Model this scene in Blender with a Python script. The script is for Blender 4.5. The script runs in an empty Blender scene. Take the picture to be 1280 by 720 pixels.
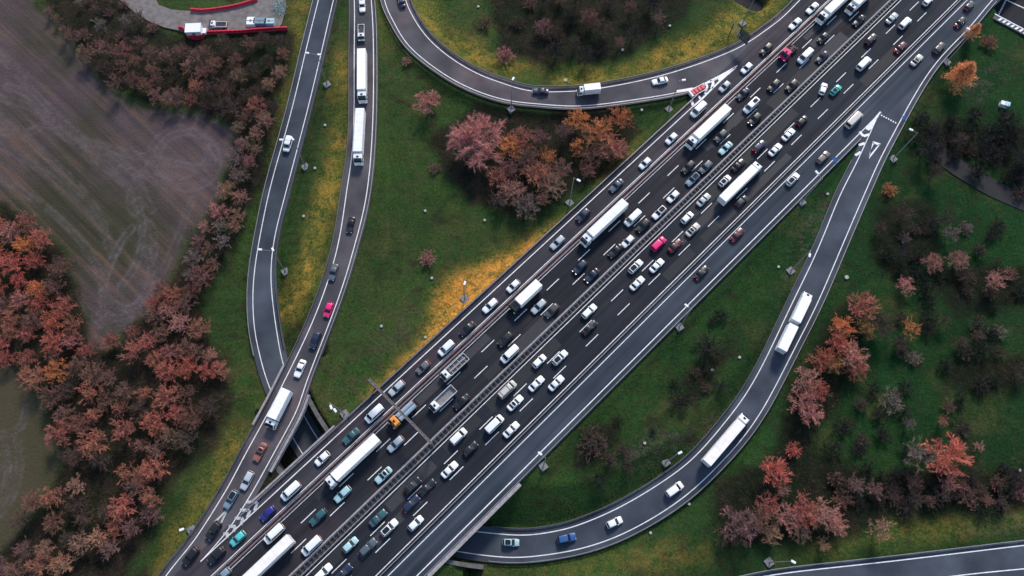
import bpy, math, random
import numpy as np
from mathutils import Vector, Matrix
R = math.radians
C = bpy.context.scene.collection
sc = bpy.context.scene

# ---------------------------------------------------------------- camera, sky, sun, exposure
CAM_H, FPX = 195.0, 975.0
TILT = math.atan(340.0 / FPX)
cd = bpy.data.cameras.new('camera'); cam = bpy.data.objects.new('camera', cd); C.objects.link(cam)
cam.location = (0, 0, CAM_H); cam.rotation_euler = (TILT, 0, 0)
cd.sensor_width = 36; cd.lens = FPX / 1280 * 36; cd.clip_end = 6000; cd.clip_start = 1
sc.camera = cam
SUN_EL, SUN_AZ = R(38), R(15)
w = bpy.data.worlds.new('World'); sc.world = w; w.use_nodes = True
nt = w.node_tree; bg = nt.nodes['Background']
sky = nt.nodes.new('ShaderNodeTexSky'); sky.sky_type = 'NISHITA'; sky.sun_disc = False
sky.sun_elevation = SUN_EL; sky.sun_rotation = SUN_AZ; sky.air_density = 1.0; sky.dust_density = 0.6
nt.links.new(sky.outputs[0], bg.inputs[0]); bg.inputs[1].default_value = 0.095
sd = bpy.data.lights.new('sun', 'SUN'); sun = bpy.data.objects.new('sun', sd); C.objects.link(sun)
sd.energy = 1.7; sd.angle = R(12); sd.color = (1, .88, .76)
sv = Vector((math.sin(SUN_AZ) * math.cos(SUN_EL), math.cos(SUN_AZ) * math.cos(SUN_EL), math.sin(SUN_EL)))
sun.rotation_euler = (-sv).to_track_quat('-Z', 'Y').to_euler()
sun.location = (0, 0, 80)
sc.view_settings.view_transform = 'Standard'; sc.view_settings.look = 'None'
sc.view_settings.exposure = 1.25; sc.view_settings.gamma = 1
sc.view_settings.use_curve_mapping = False
random.seed(7); rng = np.random.default_rng(7)

# ---------------------------------------------------------------- where a point of the view lies on the ground
CT, ST = math.cos(TILT), math.sin(TILT)
def G(x, y, z=0.0):
    u = (x - 640) / FPX; v = (360 - y) / FPX
    s = (CAM_H - z) / (CT - v * ST)
    return np.array([u * s, (v * CT + ST) * s])
def to_view(X, Y, Z):
    dz = Z - CAM_H
    depth = Y * ST - dz * CT; up = Y * CT + dz * ST
    depth = np.maximum(depth, 1.0)
    return 640 + FPX * X / depth, 360 - FPX * up / depth

# ---------------------------------------------------------------- materials
def mat(name):
    m = bpy.data.materials.new(name); m.use_nodes = True
    n = m.node_tree.nodes; return m, n, m.node_tree.links, n['Principled BSDF']
def simple(name, col, rough=.6, metal=0.0, noise=0.0, scale=3.0, emit=None, coat=0.0):
    m, n, l, p = mat(name)
    p.inputs['Base Color'].default_value = (*col, 1); p.inputs['Roughness'].default_value = rough
    p.inputs['Metallic'].default_value = metal
    if coat: p.inputs['Coat Weight'].default_value = coat
    if noise:
        g = n.new('ShaderNodeNewGeometry'); t = n.new('ShaderNodeTexNoise'); t.inputs['Scale'].default_value = scale
        t.inputs['Detail'].default_value = 5
        l.new(g.outputs['Position'], t.inputs['Vector'])
        r = n.new('ShaderNodeMapRange'); r.inputs[1].default_value = .25; r.inputs[2].default_value = .75
        r.inputs[3].default_value = 1 - noise; r.inputs[4].default_value = 1 + noise
        l.new(t.outputs[0], r.inputs[0])
        mx = n.new('ShaderNodeMix'); mx.data_type = 'RGBA'; mx.blend_type = 'MULTIPLY'; mx.inputs[0].default_value = 1
        mx.inputs[6].default_value = (*col, 1); l.new(r.outputs[0], mx.inputs[7]); l.new(mx.outputs[2], p.inputs['Base Color'])
    if emit:
        p.inputs['Emission Color'].default_value = (*emit[:3], 1); p.inputs['Emission Strength'].default_value = emit[3]
    return m
def asphalt(name, c0, c1, tint, along=True):
    m, n, l, p = mat(name)
    g = n.new('ShaderNodeNewGeometry')
    def noise(scale, detail=4, rough=.55):
        t = n.new('ShaderNodeTexNoise'); t.inputs['Scale'].default_value = scale; t.inputs['Detail'].default_value = detail
        t.inputs['Roughness'].default_value = rough; l.new(g.outputs['Position'], t.inputs['Vector']); return t.outputs[0]
    def ramp(src, a, b):
        r = n.new('ShaderNodeMapRange'); r.inputs[1].default_value = a; r.inputs[2].default_value = b; l.new(src, r.inputs[0]); return r.outputs[0]
    def mix(f, a, b, mode='MIX'):
        mx = n.new('ShaderNodeMix'); mx.data_type = 'RGBA'; mx.blend_type = mode
        for s, i in ((f, 0), (a, 6), (b, 7)):
            if isinstance(s, (int, float)): mx.inputs[i].default_value = s
            elif isinstance(s, tuple): mx.inputs[i].default_value = (*s, 1)
            else: l.new(s, mx.inputs[i])
        return mx.outputs[2]
    # traffic wear runs along the carriageway: noise stretched along it
    m0 = n.new('ShaderNodeMapping'); m0.inputs['Rotation'].default_value = (0, 0, -MW_ANG); l.new(g.outputs['Position'], m0.inputs['Vector'])
    mp = n.new('ShaderNodeMapping'); mp.inputs['Scale'].default_value = (.018, .6, 1) if along else (.12, .12, 1)
    l.new(m0.outputs[0], mp.inputs['Vector'])
    st = n.new('ShaderNodeTexNoise'); st.inputs['Scale'].default_value = 1; st.inputs['Detail'].default_value = 4; l.new(mp.outputs[0], st.inputs['Vector'])
    col = mix(ramp(noise(.035, 3), .4, .62), c0, c1)
    col = mix(ramp(noise(.05, 4), .5, .68), col, tint)
    col = mix(1.0, col, mix(ramp(st.outputs[0], .3, .7), (.66, .66, .68), (1.34, 1.33, 1.32)), 'MULTIPLY')
    col = mix(1.0, col, mix(ramp(noise(9, 3, .7), .3, .7), (.75, .75, .75), (1.25, 1.25, 1.25)), 'MULTIPLY')
    l.new(col, p.inputs['Base Color']); p.inputs['Roughness'].default_value = .75
    p.inputs['Specular IOR Level'].default_value = .12
    return m
_a, _b = G(500, 690), G(1196.7, 0)
MW_DIR = (_b - _a) / np.hypot(*(_b - _a)); MW_ANG = math.atan2(MW_DIR[1], MW_DIR[0])
M = {}
M['asphalt'] = asphalt('asphalt', (.0150, .0165, .0215), (.0215, .0228, .0290), (.034, .0285, .0355))
M['asphalt_main_right'] = asphalt('asphalt_main_right', (.0130, .0165, .0225), (.020, .025, .033), (.024, .0245, .032))
M['asphalt_ramp'] = asphalt('asphalt_ramp', (.056, .056, .065), (.078, .075, .083), (.108, .084, .092), False)
M['asphalt_collector'] = asphalt('asphalt_collector', (.026, .028, .036), (.044, .042, .050), (.064, .050, .058))
M['asphalt_right'] = asphalt('asphalt_right', (.027, .037, .050), (.050, .062, .080), (.036, .046, .063))
M['asphalt_loop'] = asphalt('asphalt_loop', (.042, .052, .068), (.060, .073, .092), (.052, .061, .078), False)
M['patch_dark'] = simple('dark_asphalt_patch', (.0115, .013, .017), .8, noise=.3, scale=2); M['patch_grey'] = simple('grey_asphalt_patch', (.028, .028, .034), .8, noise=.3, scale=2)
M['dirt_road'] = simple('dirt_road', (.15, .135, .13), .9, noise=.35, scale=.6)
M['paint'] = simple('road_paint', (.70, .71, .72), .6, noise=.22, scale=.9)
M['paint_worn'] = simple('worn_road_paint', (.42, .43, .44), .7, noise=.35, scale=1.5)
M['concrete'] = simple('concrete', (.27, .255, .26), .85, noise=.3, scale=1.2)
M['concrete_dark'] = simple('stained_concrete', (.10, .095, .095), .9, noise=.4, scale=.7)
M['gravel'] = simple('median_gravel', (.045, .043, .046), .95, noise=.45, scale=3)
M['red_strip'] = simple('reddish_strip', (.075, .038, .042), .9, noise=.5, scale=.18)
M['steel'] = simple('galvanised_steel', (.24, .24, .25), .5, .3, noise=.2, scale=1)
M['steel_dark'] = simple('weathered_steel', (.10, .10, .105), .6, .3)
M['pole'] = simple('lamp_pole', (.24, .22, .22), .5, .2)
M['lamp'] = simple('lamp_housing', (.75, .76, .78), .4)
M['black'] = simple('black_plastic', (.008, .008, .009), .6)
M['tyre'] = simple('tyre_rubber', (.012, .012, .012), .85)
M['rim'] = simple('wheel_rim', (.35, .35, .36), .35, .7)
M['glass'] = simple('vehicle_glass', (.012, .016, .02), .08)
M['headlamp'] = simple('headlamp', (.7, .72, .75), .2, emit=(1, .93, .8, .12))
M['headlamp_lit'] = simple('headlamp_lit', (.9, .9, .9), .2, emit=(1, .86, .7, 1.6))
M['taillamp'] = simple('tail_lamp', (.25, .008, .012), .3, emit=(1, .05, .04, .08))
M['taillamp_lit'] = simple('tail_lamp_lit', (.5, .01, .01), .3, emit=(1, .06, .05, .45))
M['plate'] = simple('number_plate', (.6, .6, .58), .6)
M['red_plastic'] = simple('red_barrier_plastic', (.52, .016, .045), .5, noise=.2, scale=1.5)
M['white_plastic'] = simple('white_plastic', (.7, .72, .74), .5)
M['sign_back'] = simple('sign_back_panel', (.045, .05, .06), .6, .3)
M['blue_sign'] = simple('blue_sign', (.03, .17, .55), .4)
M['bracket'] = simple('bracket_steel', (.13, .13, .14), .6, .2); M['plinth'] = simple('lamp_plinth', (.17, .17, .18), .85, noise=.3, scale=2); M['gantry'] = simple('gantry_steel', (.12, .11, .115), .6, .2, noise=.3, scale=1)
M['manhole'] = simple('pale_concrete', (.33, .33, .32), .8, noise=.15, scale=3)

M['roof_rib'] = simple('trailer_trim', (.55, .57, .58), .5)
M['dark_box'] = simple('dark_bed', (.05, .048, .05), .7, noise=.3, scale=2)
M['bed_grey'] = simple('load_bed', (.18, .17, .175), .75, noise=.3, scale=1.2)
def objcol(name, rough, coat=0.0, var=0.0, scale=6.0, metal=0.0, trans=False):
    m, n, l, p = mat(name)
    oi = n.new('ShaderNodeObjectInfo')
    src = oi.outputs['Color']
    if var:
        tc = n.new('ShaderNodeTexCoord'); t = n.new('ShaderNodeTexNoise'); t.inputs['Scale'].default_value = scale; t.inputs['Detail'].default_value = 3
        l.new(tc.outputs['Object'], t.inputs['Vector'])
        r = n.new('ShaderNodeMapRange'); r.inputs[1].default_value = .3; r.inputs[2].default_value = .7; r.inputs[3].default_value = 1 - var; r.inputs[4].default_value = 1 + var
        l.new(t.outputs[0], r.inputs[0])
        mx = n.new('ShaderNodeMix'); mx.data_type = 'RGBA'; mx.blend_type = 'MULTIPLY'; mx.inputs[0].default_value = 1
        l.new(src, mx.inputs[6]); l.new(r.outputs[0], mx.inputs[7]); src = mx.outputs[2]
    l.new(src, p.inputs['Base Color']); p.inputs['Roughness'].default_value = rough; p.inputs['Metallic'].default_value = metal
    if coat: p.inputs['Coat Weight'].default_value = coat; p.inputs['Coat Roughness'].default_value = .08
    return m
M['canvas'] = objcol('trailer_canvas', .6, var=.09, scale=.7)
M['carpaint'] = objcol('car_paint', .35, coat=.25, var=.05, scale=1.2)
M['twig'] = objcol('twigs_and_leaves', .8, var=.4, scale=.8)
M['bark'] = objcol('bark', .9, var=.3, scale=3)

# ---------------------------------------------------------------- mesh helpers
class MB:
    def __init__(s): s.v = []; s.f = []; s.smooth = False
    def add(s, vs, fs):
        o = len(s.v); s.v += [tuple(map(float, p)) for p in vs]; s.f += [tuple(o + i for i in f) for f in fs]
    def box(s, x0, x1, y0, y1, z0, z1):
        s.add([(x0,y0,z0),(x1,y0,z0),(x1,y1,z0),(x0,y1,z0),(x0,y0,z1),(x1,y0,z1),(x1,y1,z1),(x0,y1,z1)],
              [(3,2,1,0),(4,5,6,7),(0,1,5,4),(1,2,6,5),(2,3,7,6),(3,0,4,7)])
    def bbox(s, x0, x1, y0, y1, z0, z1, b):                    # box with bevelled vertical and top edges
        def ring(i, z): return [(x0+i+b,y0+i,z),(x1-i-b,y0+i,z),(x1-i,y0+i+b,z),(x1-i,y1-i-b,z),(x1-i-b,y1-i,z),(x0+i+b,y1-i,z),(x0+i,y1-i-b,z),(x0+i,y0+i+b,z)]
        s.loft([ring(0, z0), ring(0, z1-b), ring(b*.6, z1)])
    def loft(s, rings, caps=True):
        n = len(rings[0]); vs = [p for r in rings for p in r]; fs = []
        for k in range(len(rings)-1):
            for i in range(n):
                j = (i+1) % n; fs.append((k*n+i, k*n+j, (k+1)*n+j, (k+1)*n+i))
        if caps: fs.append(tuple(range(n-1, -1, -1))); fs.append(tuple((len(rings)-1)*n+i for i in range(n)))
        s.add(vs, fs)
    def tube(s, pts, r, n=6):
        rings = []
        for k, p in enumerate(pts):
            a = Vector(pts[max(k-1,0)]); b = Vector(pts[min(k+1,len(pts)-1)]); t = (b-a).normalized()
            u = t.cross(Vector((0,0,1)) if abs(t.z) < .9 else Vector((1,0,0))).normalized(); w_ = t.cross(u)
            rr = r[k] if isinstance(r, (list, tuple)) else r
            rings.append([tuple(Vector(p) + (u*math.cos(2*math.pi*i/n) + w_*math.sin(2*math.pi*i/n))*rr) for i in range(n)])
        s.loft(rings)
    def cyl(s, c, axis, r, h, n=14):
        a = Vector(axis).normalized(); s.tube([tuple(Vector(c)-a*h/2), tuple(Vector(c)+a*h/2)], r, n)
    def quad(s, a, b, c, d): s.add([a,b,c,d], [(0,1,2,3)])
    def build(s, name, m, parent=None, smooth=False):
        o = bpy.data.objects.new(name, s.mesh(name, m, smooth)); C.objects.link(o)
        if parent: o.parent = parent
        return o
    def mesh(s, name, m, smooth=False):
        me = bpy.data.meshes.new(name); me.from_pydata(s.v, [], s.f); me.materials.append(m); me.update()
        if smooth: me.shade_smooth()
        return me
def tag(o, label=None, cat=None, group=None, kind=None):
    if label: o['label'] = label
    if cat: o['category'] = cat
    if group: o['group'] = group
    if kind: o['kind'] = kind
    return o
def empty(name, loc, rz=0, label=None, cat=None, group=None):
    o = bpy.data.objects.new(name, None); C.objects.link(o); o.location = loc; o.rotation_euler = (0, 0, rz); o.empty_display_size = .5
    return tag(o, label, cat, group)

# ---------------------------------------------------------------- roads: traced edge lines laid on the ground
def cr(pts, n):                                                 # smooth curve through points, evenly resampled
    P = np.array(pts, float); P = np.vstack([2*P[0]-P[1], P, 2*P[-1]-P[-2]]); out = []
    for i in range(1, len(P)-2):
        for t in np.linspace(0, 1, 16, endpoint=False):
            a, b, c, d = P[i-1], P[i], P[i+1], P[i+2]
            out.append(.5*(2*b + (c-a)*t + (2*a-5*b+4*c-d)*t*t + (3*b-a-3*c+d)*t**3))
    out.append(P[-2]); out = np.array(out)
    s = np.concatenate([[0], np.cumsum(np.hypot(*np.diff(out[:, :2], axis=0).T))])
    q = np.linspace(0, s[-1], n)
    return np.stack([np.interp(q, s, out[:, k]) for k in range(out.shape[1])], 1)
def smooth(a, k):
    for _ in range(k):
        b = a.copy(); b[1:-1] = (a[:-2] + 2*a[1:-1] + a[2:]) / 4; a = b
    return a
class Road:
    def __init__(s, left, right, zs, sl=1.2, sr=1.2, n=160):    # zs: (z at start ... end) evenly spaced
        L_ = cr(left, n); R_ = cr(right, n)
        z = np.interp(np.linspace(0, 1, n), np.linspace(0, 1, len(zs)), zs); z = smooth(z, 60)
        l = np.array([G(p[0], p[1], zz) for p, zz in zip(L_, z)]); r = np.array([G(p[0], p[1], zz) for p, zz in zip(R_, z)])
        s.c = smooth((l + r) / 2, 12); t = np.gradient(s.c, axis=0); s.t = t / np.hypot(t[:, 0], t[:, 1])[:, None]
        s.n = np.stack([-s.t[:, 1], s.t[:, 0]], 1)
        s.hw = smooth(np.abs(((l - r) * s.n).sum(1)) / 2, 25); s.z = z; s.sl, s.sr = sl, sr
        s.s = np.concatenate([[0], np.cumsum(np.hypot(*np.diff(s.c, axis=0).T))])
        s.side = 1 if ((l[0] - r[0]) @ s.n[0]) > 0 else -1      # +1: left line lies on +n
    def off(s, side, d):                                        # polyline d metres outside the 'l' or 'r' line
        sg = s.side if side == 'l' else -s.side
        return np.column_stack([s.c + s.n * (sg * (s.hw + np.asarray(d)))[:, None], s.z])
def ribbon(mb, a, b, dz=0.0, i0=0, i1=None, thick=0):
    a = a[i0:i1]; b = b[i0:i1]; n = len(a); up = np.array([0, 0, dz])
    va = a + up; vb = b + up
    vs = list(va) + list(vb); fs = [(i, i+1, n+i+1, n+i) for i in range(n-1)]
    p, q, r_ = va[0], va[1], vb[0]
    if np.cross((q-p)[:2], (r_-p)[:2]) < 0: fs = [f[::-1] for f in fs]
    if thick:
        dn = np.array([0, 0, -thick]); vs += list(va + dn) + list(vb + dn)
        for i in range(n-1): fs += [(i, 2*n+i, 2*n+i+1, i+1), (n+i, n+i+1, 3*n+i+1, 3*n+i), (2*n+i, 3*n+i, 3*n+i+1, 2*n+i+1)]
    mb.add(vs, fs)
def line_strip(mb, pl, wd, dz=.008):                            # painted line of width wd along polyline (N,3)
    pl = np.asarray(pl, float); t = np.gradient(pl[:, :2], axis=0); t /= np.hypot(t[:, 0], t[:, 1])[:, None]
    nn = np.column_stack([-t[:, 1], t[:, 0], np.zeros(len(t))]) * wd / 2
    ribbon(mb, pl + nn, pl - nn, dz)

R1 = Road([(440,-40),(443,0),(442.7,66.7),(441.7,173),(433,240),(420,317),(393,397),(355,478),(334,518),(301,578),(279,619),(236,684),(209,717),(176,765)],
          [(461,-40),(464,0),(466.7,50),(466,150),(459,239),(443,307),(423,373),(383,478),(374,507.5),(342.5,566),(313,619),(286.6,660),(250.5,702),(205,760)], [.0,0], 1.5, 1.3, 200)
R2 = Road([(408,-40),(398,0),(383,60),(363,143),(336,240),(324,300),(318,340),(316,380),(319,420),(326,450),(338,488),(363,541),(382,573),(420,620),(480,661),(540,682),(569,688.7),(604,694),(646,697),(706.7,690),(756.7,676.7),(806.7,653),(856.7,620),(906.7,573),(936.7,536.7),(960,500),(993,436.7),(1020,383),(1053,306.7),(1081.7,240),(1097.5,204),(1126.7,149),(1142,121),(1163,87.5),(1184,62.5),(1213,33),(1240,0),(1268,-30)],
          [(427,-40),(416.7,0),(400,73),(383,143),(357.5,240),(345,287),(339,333),(340.7,373),(346.7,420),(353,453),(376,512),(397,548),(416,575),(450,610),(500,638),(550,656),(592,664),(625,667.5),(662,669),(700,663),(723,656.7),(773,635),(826.7,603),(873,566.7),(920,510),(940,480),(960,443),(993,373),(1023,310),(1051.7,240),(1072.5,200),(1100.6,138.5),(1118,112),(1142,82),(1166,54),(1192,26),(1218,-4),(1244,-34)],
          [-1.2,-2,-3.5,-5,-6.2,-6.5,-6.5,-6.5,-6.4,-5.4,-4.2,-3,-1.8,-.8,-.1,0,0,0], 1.5, 1.5, 420)
R3 = Road([(503,-30),(507,0),(517,23),(537,50),(567,75),(603,95),(640,107.5),(673,115),(723,114),(773,106.7),(826.7,95),(873,80),(921.7,59),(947,44),(982.5,17.7),(1000,0),(1030,-30)],
          [(478,-30),(480,0),(490,23),(507,53),(537,80),(570,101.7),(607,118),(640,126),(700,132.7),(740,131.7),(800,124),(847,116),(885,104),(921.7,81.7),(955,52),(990,18),(1022,-12)], [.0,0], 1.6, 1.3, 200)
BR = Road([(900,732),(960,719),(1120,701),(1280,681.7),(1400,668)], [(940,752),(1080,735),(1200,719),(1280,711),(1400,700)], [-1,-1], 1.2, 2.5, 60)

def mline(p, q, x0=-0.35, x1=1.35, n=60):                       # straight ground line through two view points, extended
    a, b = G(*p), G(*q); t = np.linspace(x0, x1, n)[:, None]
    return np.column_stack([a + (b - a) * t, np.zeros(n)])
P1 = ((250.5,702),(921.7,81.7)); P2 = ((265,719),(1035.6,0)); P3 = ((285,714.5),(1017,30))
D1 = ((519.6,518),(794,258)); D2 = ((509,553),(823.5,253)); MWL = ((430,656),(1114,0)); M2L = ((430,674),(1120,6))
D3 = ((463,669.6),(1082,66.7)); D4 = ((564,598),(1096.7,75.6)); B1 = ((500,690),(1196.7,0)); B2 = ((500,705),(1209,0)); C2R = ((522,719),(1072.5,168.8))
# common axis coordinates of the motorway: station s along MW_DIR, lateral t to its left
O = G(500, 690); NRM = np.array([-MW_DIR[1], MW_DIR[0]])
def st(p): d = np.asarray(p)[..., :2] - O; return d @ MW_DIR, d @ NRM
def lat(line, s):                                              # lateral position of a marking line at station s
    a, b = G(*line[0]), G(*line[1]); (sa, ta), (sb, tb) = st(a), st(b)
    return ta + (tb - ta) * (s - sa) / (sb - sa)
def mp(s, t, z=0.0): p = O + MW_DIR * s + NRM * t; return (p[0], p[1], z)
def poly(line, s0, s1, n=70, z=0.0, d=0.0): return np.array([mp(s, lat(line, s) + d, z) for s in np.linspace(s0, s1, n)])
S0, S1 = -70, 290
def vs(px, py): return float(st(G(px, py))[0])                 # station of a view point

# ---------------------------------------------------------------- terrain
FIELD = [(-40,-60),(35,-60),(45,5),(75,38),(92,62),(130,112),(180,132),(250,146),(290,155),(300,172),(275,235),(240,295),(222,335),(195,365),(165,415),(150,425),(115,440),(104,385),(78,312),(42,278),(-5,252),(-80,230)]
FIELD2 = [(-80,420),(10,450),(40,490),(62,530),(72,565),(68,600),(40,640),(14,680),(-10,700),(-80,720)]
WOOD_AND_SHADE = [[(40,-30),(150,-5),(190,28),(225,45),(360,38),(368,60),(345,150),(325,240),(300,300),(270,345),(245,375),(290,470),(300,500),(262,560),(205,620),(150,740),(-40,740),(0,690),(60,620),(80,560),(40,480),(0,450),(-60,430),(-60,230),(0,250),(45,278),(82,316),(108,390),(118,440),(150,430),(200,365),(225,335),(245,290),(285,220),(300,172),(285,150),(180,128),(130,108),(90,60)],
        [(540,170),(600,130),(690,140),(700,125),(790,135),(800,165),(770,215),(700,250),(650,285),(610,260),(560,225)],
        [(610,-20),(880,-20),(850,30),(760,75),(690,85),(620,60)],
        [(1150,160),(1300,150),(1300,245),(1230,200),(1170,190)],[(880,600),(960,575),(1010,440),(1060,370),(1090,400),(1060,480),(1010,560),(1080,590),(1300,585),(1300,640),(1120,640),(1060,680),(900,680)],
        [(1090,260),(1160,250),(1180,300),(1130,350),(1090,330)],[(1150,340),(1300,330),(1300,380),(1200,395)],[(1180,450),(1290,445),(1280,490),(1190,490)],
        [(850,480),(930,400),(900,460),(860,520)],[(715,560),(745,530),(780,525),(770,560),(735,580)]]
YELLOW = [[(492,-20),(530,30),(580,70),(640,93),(720,102),(800,95),(870,75),(930,45),(985,0),(940,-15),(900,25),(830,60),(760,85),(680,92),(620,72),(560,40),(530,-20)],
          [(470,-20),(485,20),(500,55),(490,58),(475,30)],
          [(425,60),(437,60),(438,165),(428,230),(408,300),(388,372),(362,405),(350,385),(372,330),(395,262),(408,215),(420,140)],
          [(372,-20),(392,-20),(376,50),(352,145),(332,215),(326,200),(350,110),(358,60)],
          [(355,370),(392,362),(372,400),(355,405)],
          [(450,500),(490,468),(530,425),(548,365),(565,340),(600,330),(640,305),(690,280),(720,262),(695,300),(640,352),(585,402),(540,450),(500,485),(470,510)],
          [(740,225),(760,205),(800,170),(830,150),(800,190),(760,232)],
          [(300,530),(285,560),(255,600),(225,650),(195,715),(175,730),(215,730),(245,665),(290,590),(310,545)],
          [(960,690),(1060,668),(1180,645),(1300,625),(1300,655),(1180,672),(1060,688),(970,703)],
          [(650,715),(780,690),(900,680),(930,690),(760,730)]]
YW = [1,.7,1,.75,.8,1,.8,.75,.5,.35]
DIRT = [[(1000,270),(1030,250),(1045,250),(1020,300),(985,370),(965,420),(955,430),(975,380)],[(770,630),(860,570),(920,490),(935,490),(900,545),(850,590),(790,630),(720,650)],
        [(1215,95),(1245,75),(1262,80),(1245,110),(1225,135),(1210,120)],[(780,560),(850,520),(880,540),(820,580),(770,600)],[(1200,650),(1280,640),(1280,660),(1210,668)],
        [(480,420),(520,380),(530,385),(490,440),(420,500)]]
GRIT_SHADE = [[(326,612),(335,575),(345,520),(375,520),(400,545),(392,570),(345,618),(318,640),(310,632)]]  # dark gravel, plus the underpass gap's shade painted as ground colour
WOOD_AND_SHADE += GRIT_SHADE
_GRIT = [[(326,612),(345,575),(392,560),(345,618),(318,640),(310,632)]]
TRACKS = [[(-10,60),(30,100),(70,145),(110,180)],[(-10,140),(40,180),(90,225),(125,270),(135,310)],[(150,212),(190,220),(230,235),(262,225),(272,200),(255,172),(225,160),(200,172),(186,195),(192,222),(215,238)],[(172,250),(178,290),(170,330),(150,360)],[(60,150),(100,185),(150,225),(168,245)],[(-10,120),(20,128),(45,138),(52,150),(48,160),(30,166),(5,165),(-20,160)],[(10,108),(35,118),(50,135),(56,150)],[(52,150),(90,175),(125,192),(150,210),(172,232),(190,262)],[(55,146),(95,170),(135,190),(165,215),(180,240)],
          [(120,180),(160,192),(200,200),(250,210),(275,205),(262,180),(240,165),(215,170),(200,185),(198,205),(215,222)],[(180,215),(210,223),(240,215),(260,198),(258,175)],
          [(163,240),(165,262),(190,285),(192,320),(190,345),(178,375),(160,405)],[(165,285),(150,305),(136,335),(130,360),(140,378),(165,385),(185,360),(188,330),(178,300)],
          [(240,250),(225,290),(205,335),(195,350)],[(120,405),(150,410),(175,400),(200,405)],[(125,390),(145,398),(165,392)],[(-10,175),(40,205),(100,250),(130,290),(140,320)],[(-10,215),(60,262),(100,300),(125,345),(130,400)],[(230,165),(255,168),(268,185)],
          [(-10,545),(15,540),(28,530),(32,510)],[(-10,566),(6,566)],[(-20,640),(2,620),(10,590),(6,560)],[(-20,660),(10,630),(24,590),(22,550)],[(-20,600),(0,585)]]
def pip(px, py, pg):
    inside = np.zeros(px.shape, bool); n = len(pg)
    for i in range(n):
        x1, y1 = pg[i]; x2, y2 = pg[(i+1) % n]
        c = ((y1 > py) != (y2 > py)) & (px < (x2-x1)*(py-y1)/((y2-y1) or 1e-9) + x1); inside ^= c
    return inside
def dist_pl(px, py, pl, want=False):                            # distance to a polyline (and nearest vertex index)
    best = np.full(px.shape, 1e9); idx = np.zeros(px.shape, int)
    for i in range(len(pl)-1):
        ax, ay = pl[i][:2]; bx, by = pl[i+1][:2]; dx, dy = bx-ax, by-ay
        t = np.clip(((px-ax)*dx + (py-ay)*dy) / max(dx*dx+dy*dy, 1e-9), 0, 1)
        d = np.hypot(px-ax-t*dx, py-ay-t*dy); m = d < best; best[m] = d[m]; idx[m] = i
    return (best, idx) if want else best
def wob(x, y): return .35*np.sin(x*.071+1.3)*np.cos(y*.063+.4) + .22*np.sin(x*.17+y*.11) + .12*np.sin(x*.31-y*.27+2)
LOWB = [(G(1262,8,-5.5), G(1340,50,-5.5), 7.5, -5.5), (G(880,-30,-5.5), G(940,6,-5.5), 3.5, -5.5)]
def terrain(X, Y):
    X = np.atleast_1d(np.asarray(X, float)); Y = np.atleast_1d(np.asarray(Y, float))
    vx, vy = to_view(X, Y, -1.5)
    z = -1.6 + wob(X, Y) * .8
    f = pip(vx, vy, FIELD) | pip(vx, vy, FIELD2); z[f] = -1.9
    # raised roads
    s, t = st(np.stack([X, Y], -1))
    lo, hi = lat(C2R, s) - 2.2, lat(P1, s) + 2.2
    lo = np.where(s > vs(1100, 140), lat(B2, s), lo)
    d = np.maximum(np.maximum(lo - t, t - hi), 0)
    dM = d
    z = np.maximum(z, -.45 - np.maximum(d - .3, 0) * .42)
    for rd in (R1, R3):
        dd, k = dist_pl(X, Y, rd.c[::4], True); k = np.minimum(k*4, len(rd.hw)-1)
        d = np.maximum(dd - rd.hw[k] - 1.7, 0); z = np.maximum(z, rd.z[k] - .45 - np.maximum(d - .3, 0) * .42)
    dd, k = dist_pl(X, Y, R2.c[::3], True); k = np.minimum(k*3, len(R2.hw)-1)
    near = (k > XA) & (k < XB); lft = ((X - R2.c[k,0])*R2.n[k,0] + (Y - R2.c[k,1])*R2.n[k,1]) * R2.side > 0
    d = np.maximum(dd - R2.hw[k] - 1.7 - near*np.where(lft, 0, 1.3) - np.where(lft, wide_left(k), 0), 0); zr = R2.z[k] - .4; slope = np.where(near, 6.0, .55)
    hi_ = zr + np.maximum(d - .5, 0) * slope; lo_ = zr - np.maximum(d - .5, 0) * .5
    z = np.minimum(np.maximum(z, lo_), hi_)
    a = dist_pl(X, Y, BR.c); d = np.maximum(a - 9, 0); z = np.where(a < 40, np.clip(z, -1.45 - d*.5, -1.45 + d*.5), z)
    for a, b, hw, zz in LOWB:
        q = dist_pl(X, Y, [a, b]); d = np.maximum(q - hw, 0); z = np.minimum(z, zz - .2 + d * 2.2)
    return z
# stations of the lower road between which it runs between retaining walls
XA = int(np.argmin(np.hypot(*(R2.c - G(348, 470, -6.3)).T))); XB = int(np.argmin(np.hypot(*(R2.c - G(585, 676, -6.5)).T)))
XC = XA + int((XB-XA)*.55)
def wide_left(k): return 3.4*np.clip((XC + 4 - k)/8, 0, 1)*np.clip((k - XA - 5)/6, 0, 1)
def ground(px, py, dz=0.0):                                     # ground point seen at a view position (dz above ground)
    z = -1.5
    for _ in range(5):
        p = G(px, py, z + dz); z = float(terrain(p[0], p[1])[0])
    p = G(px, py, z + dz); return float(p[0]), float(p[1]), z

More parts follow.
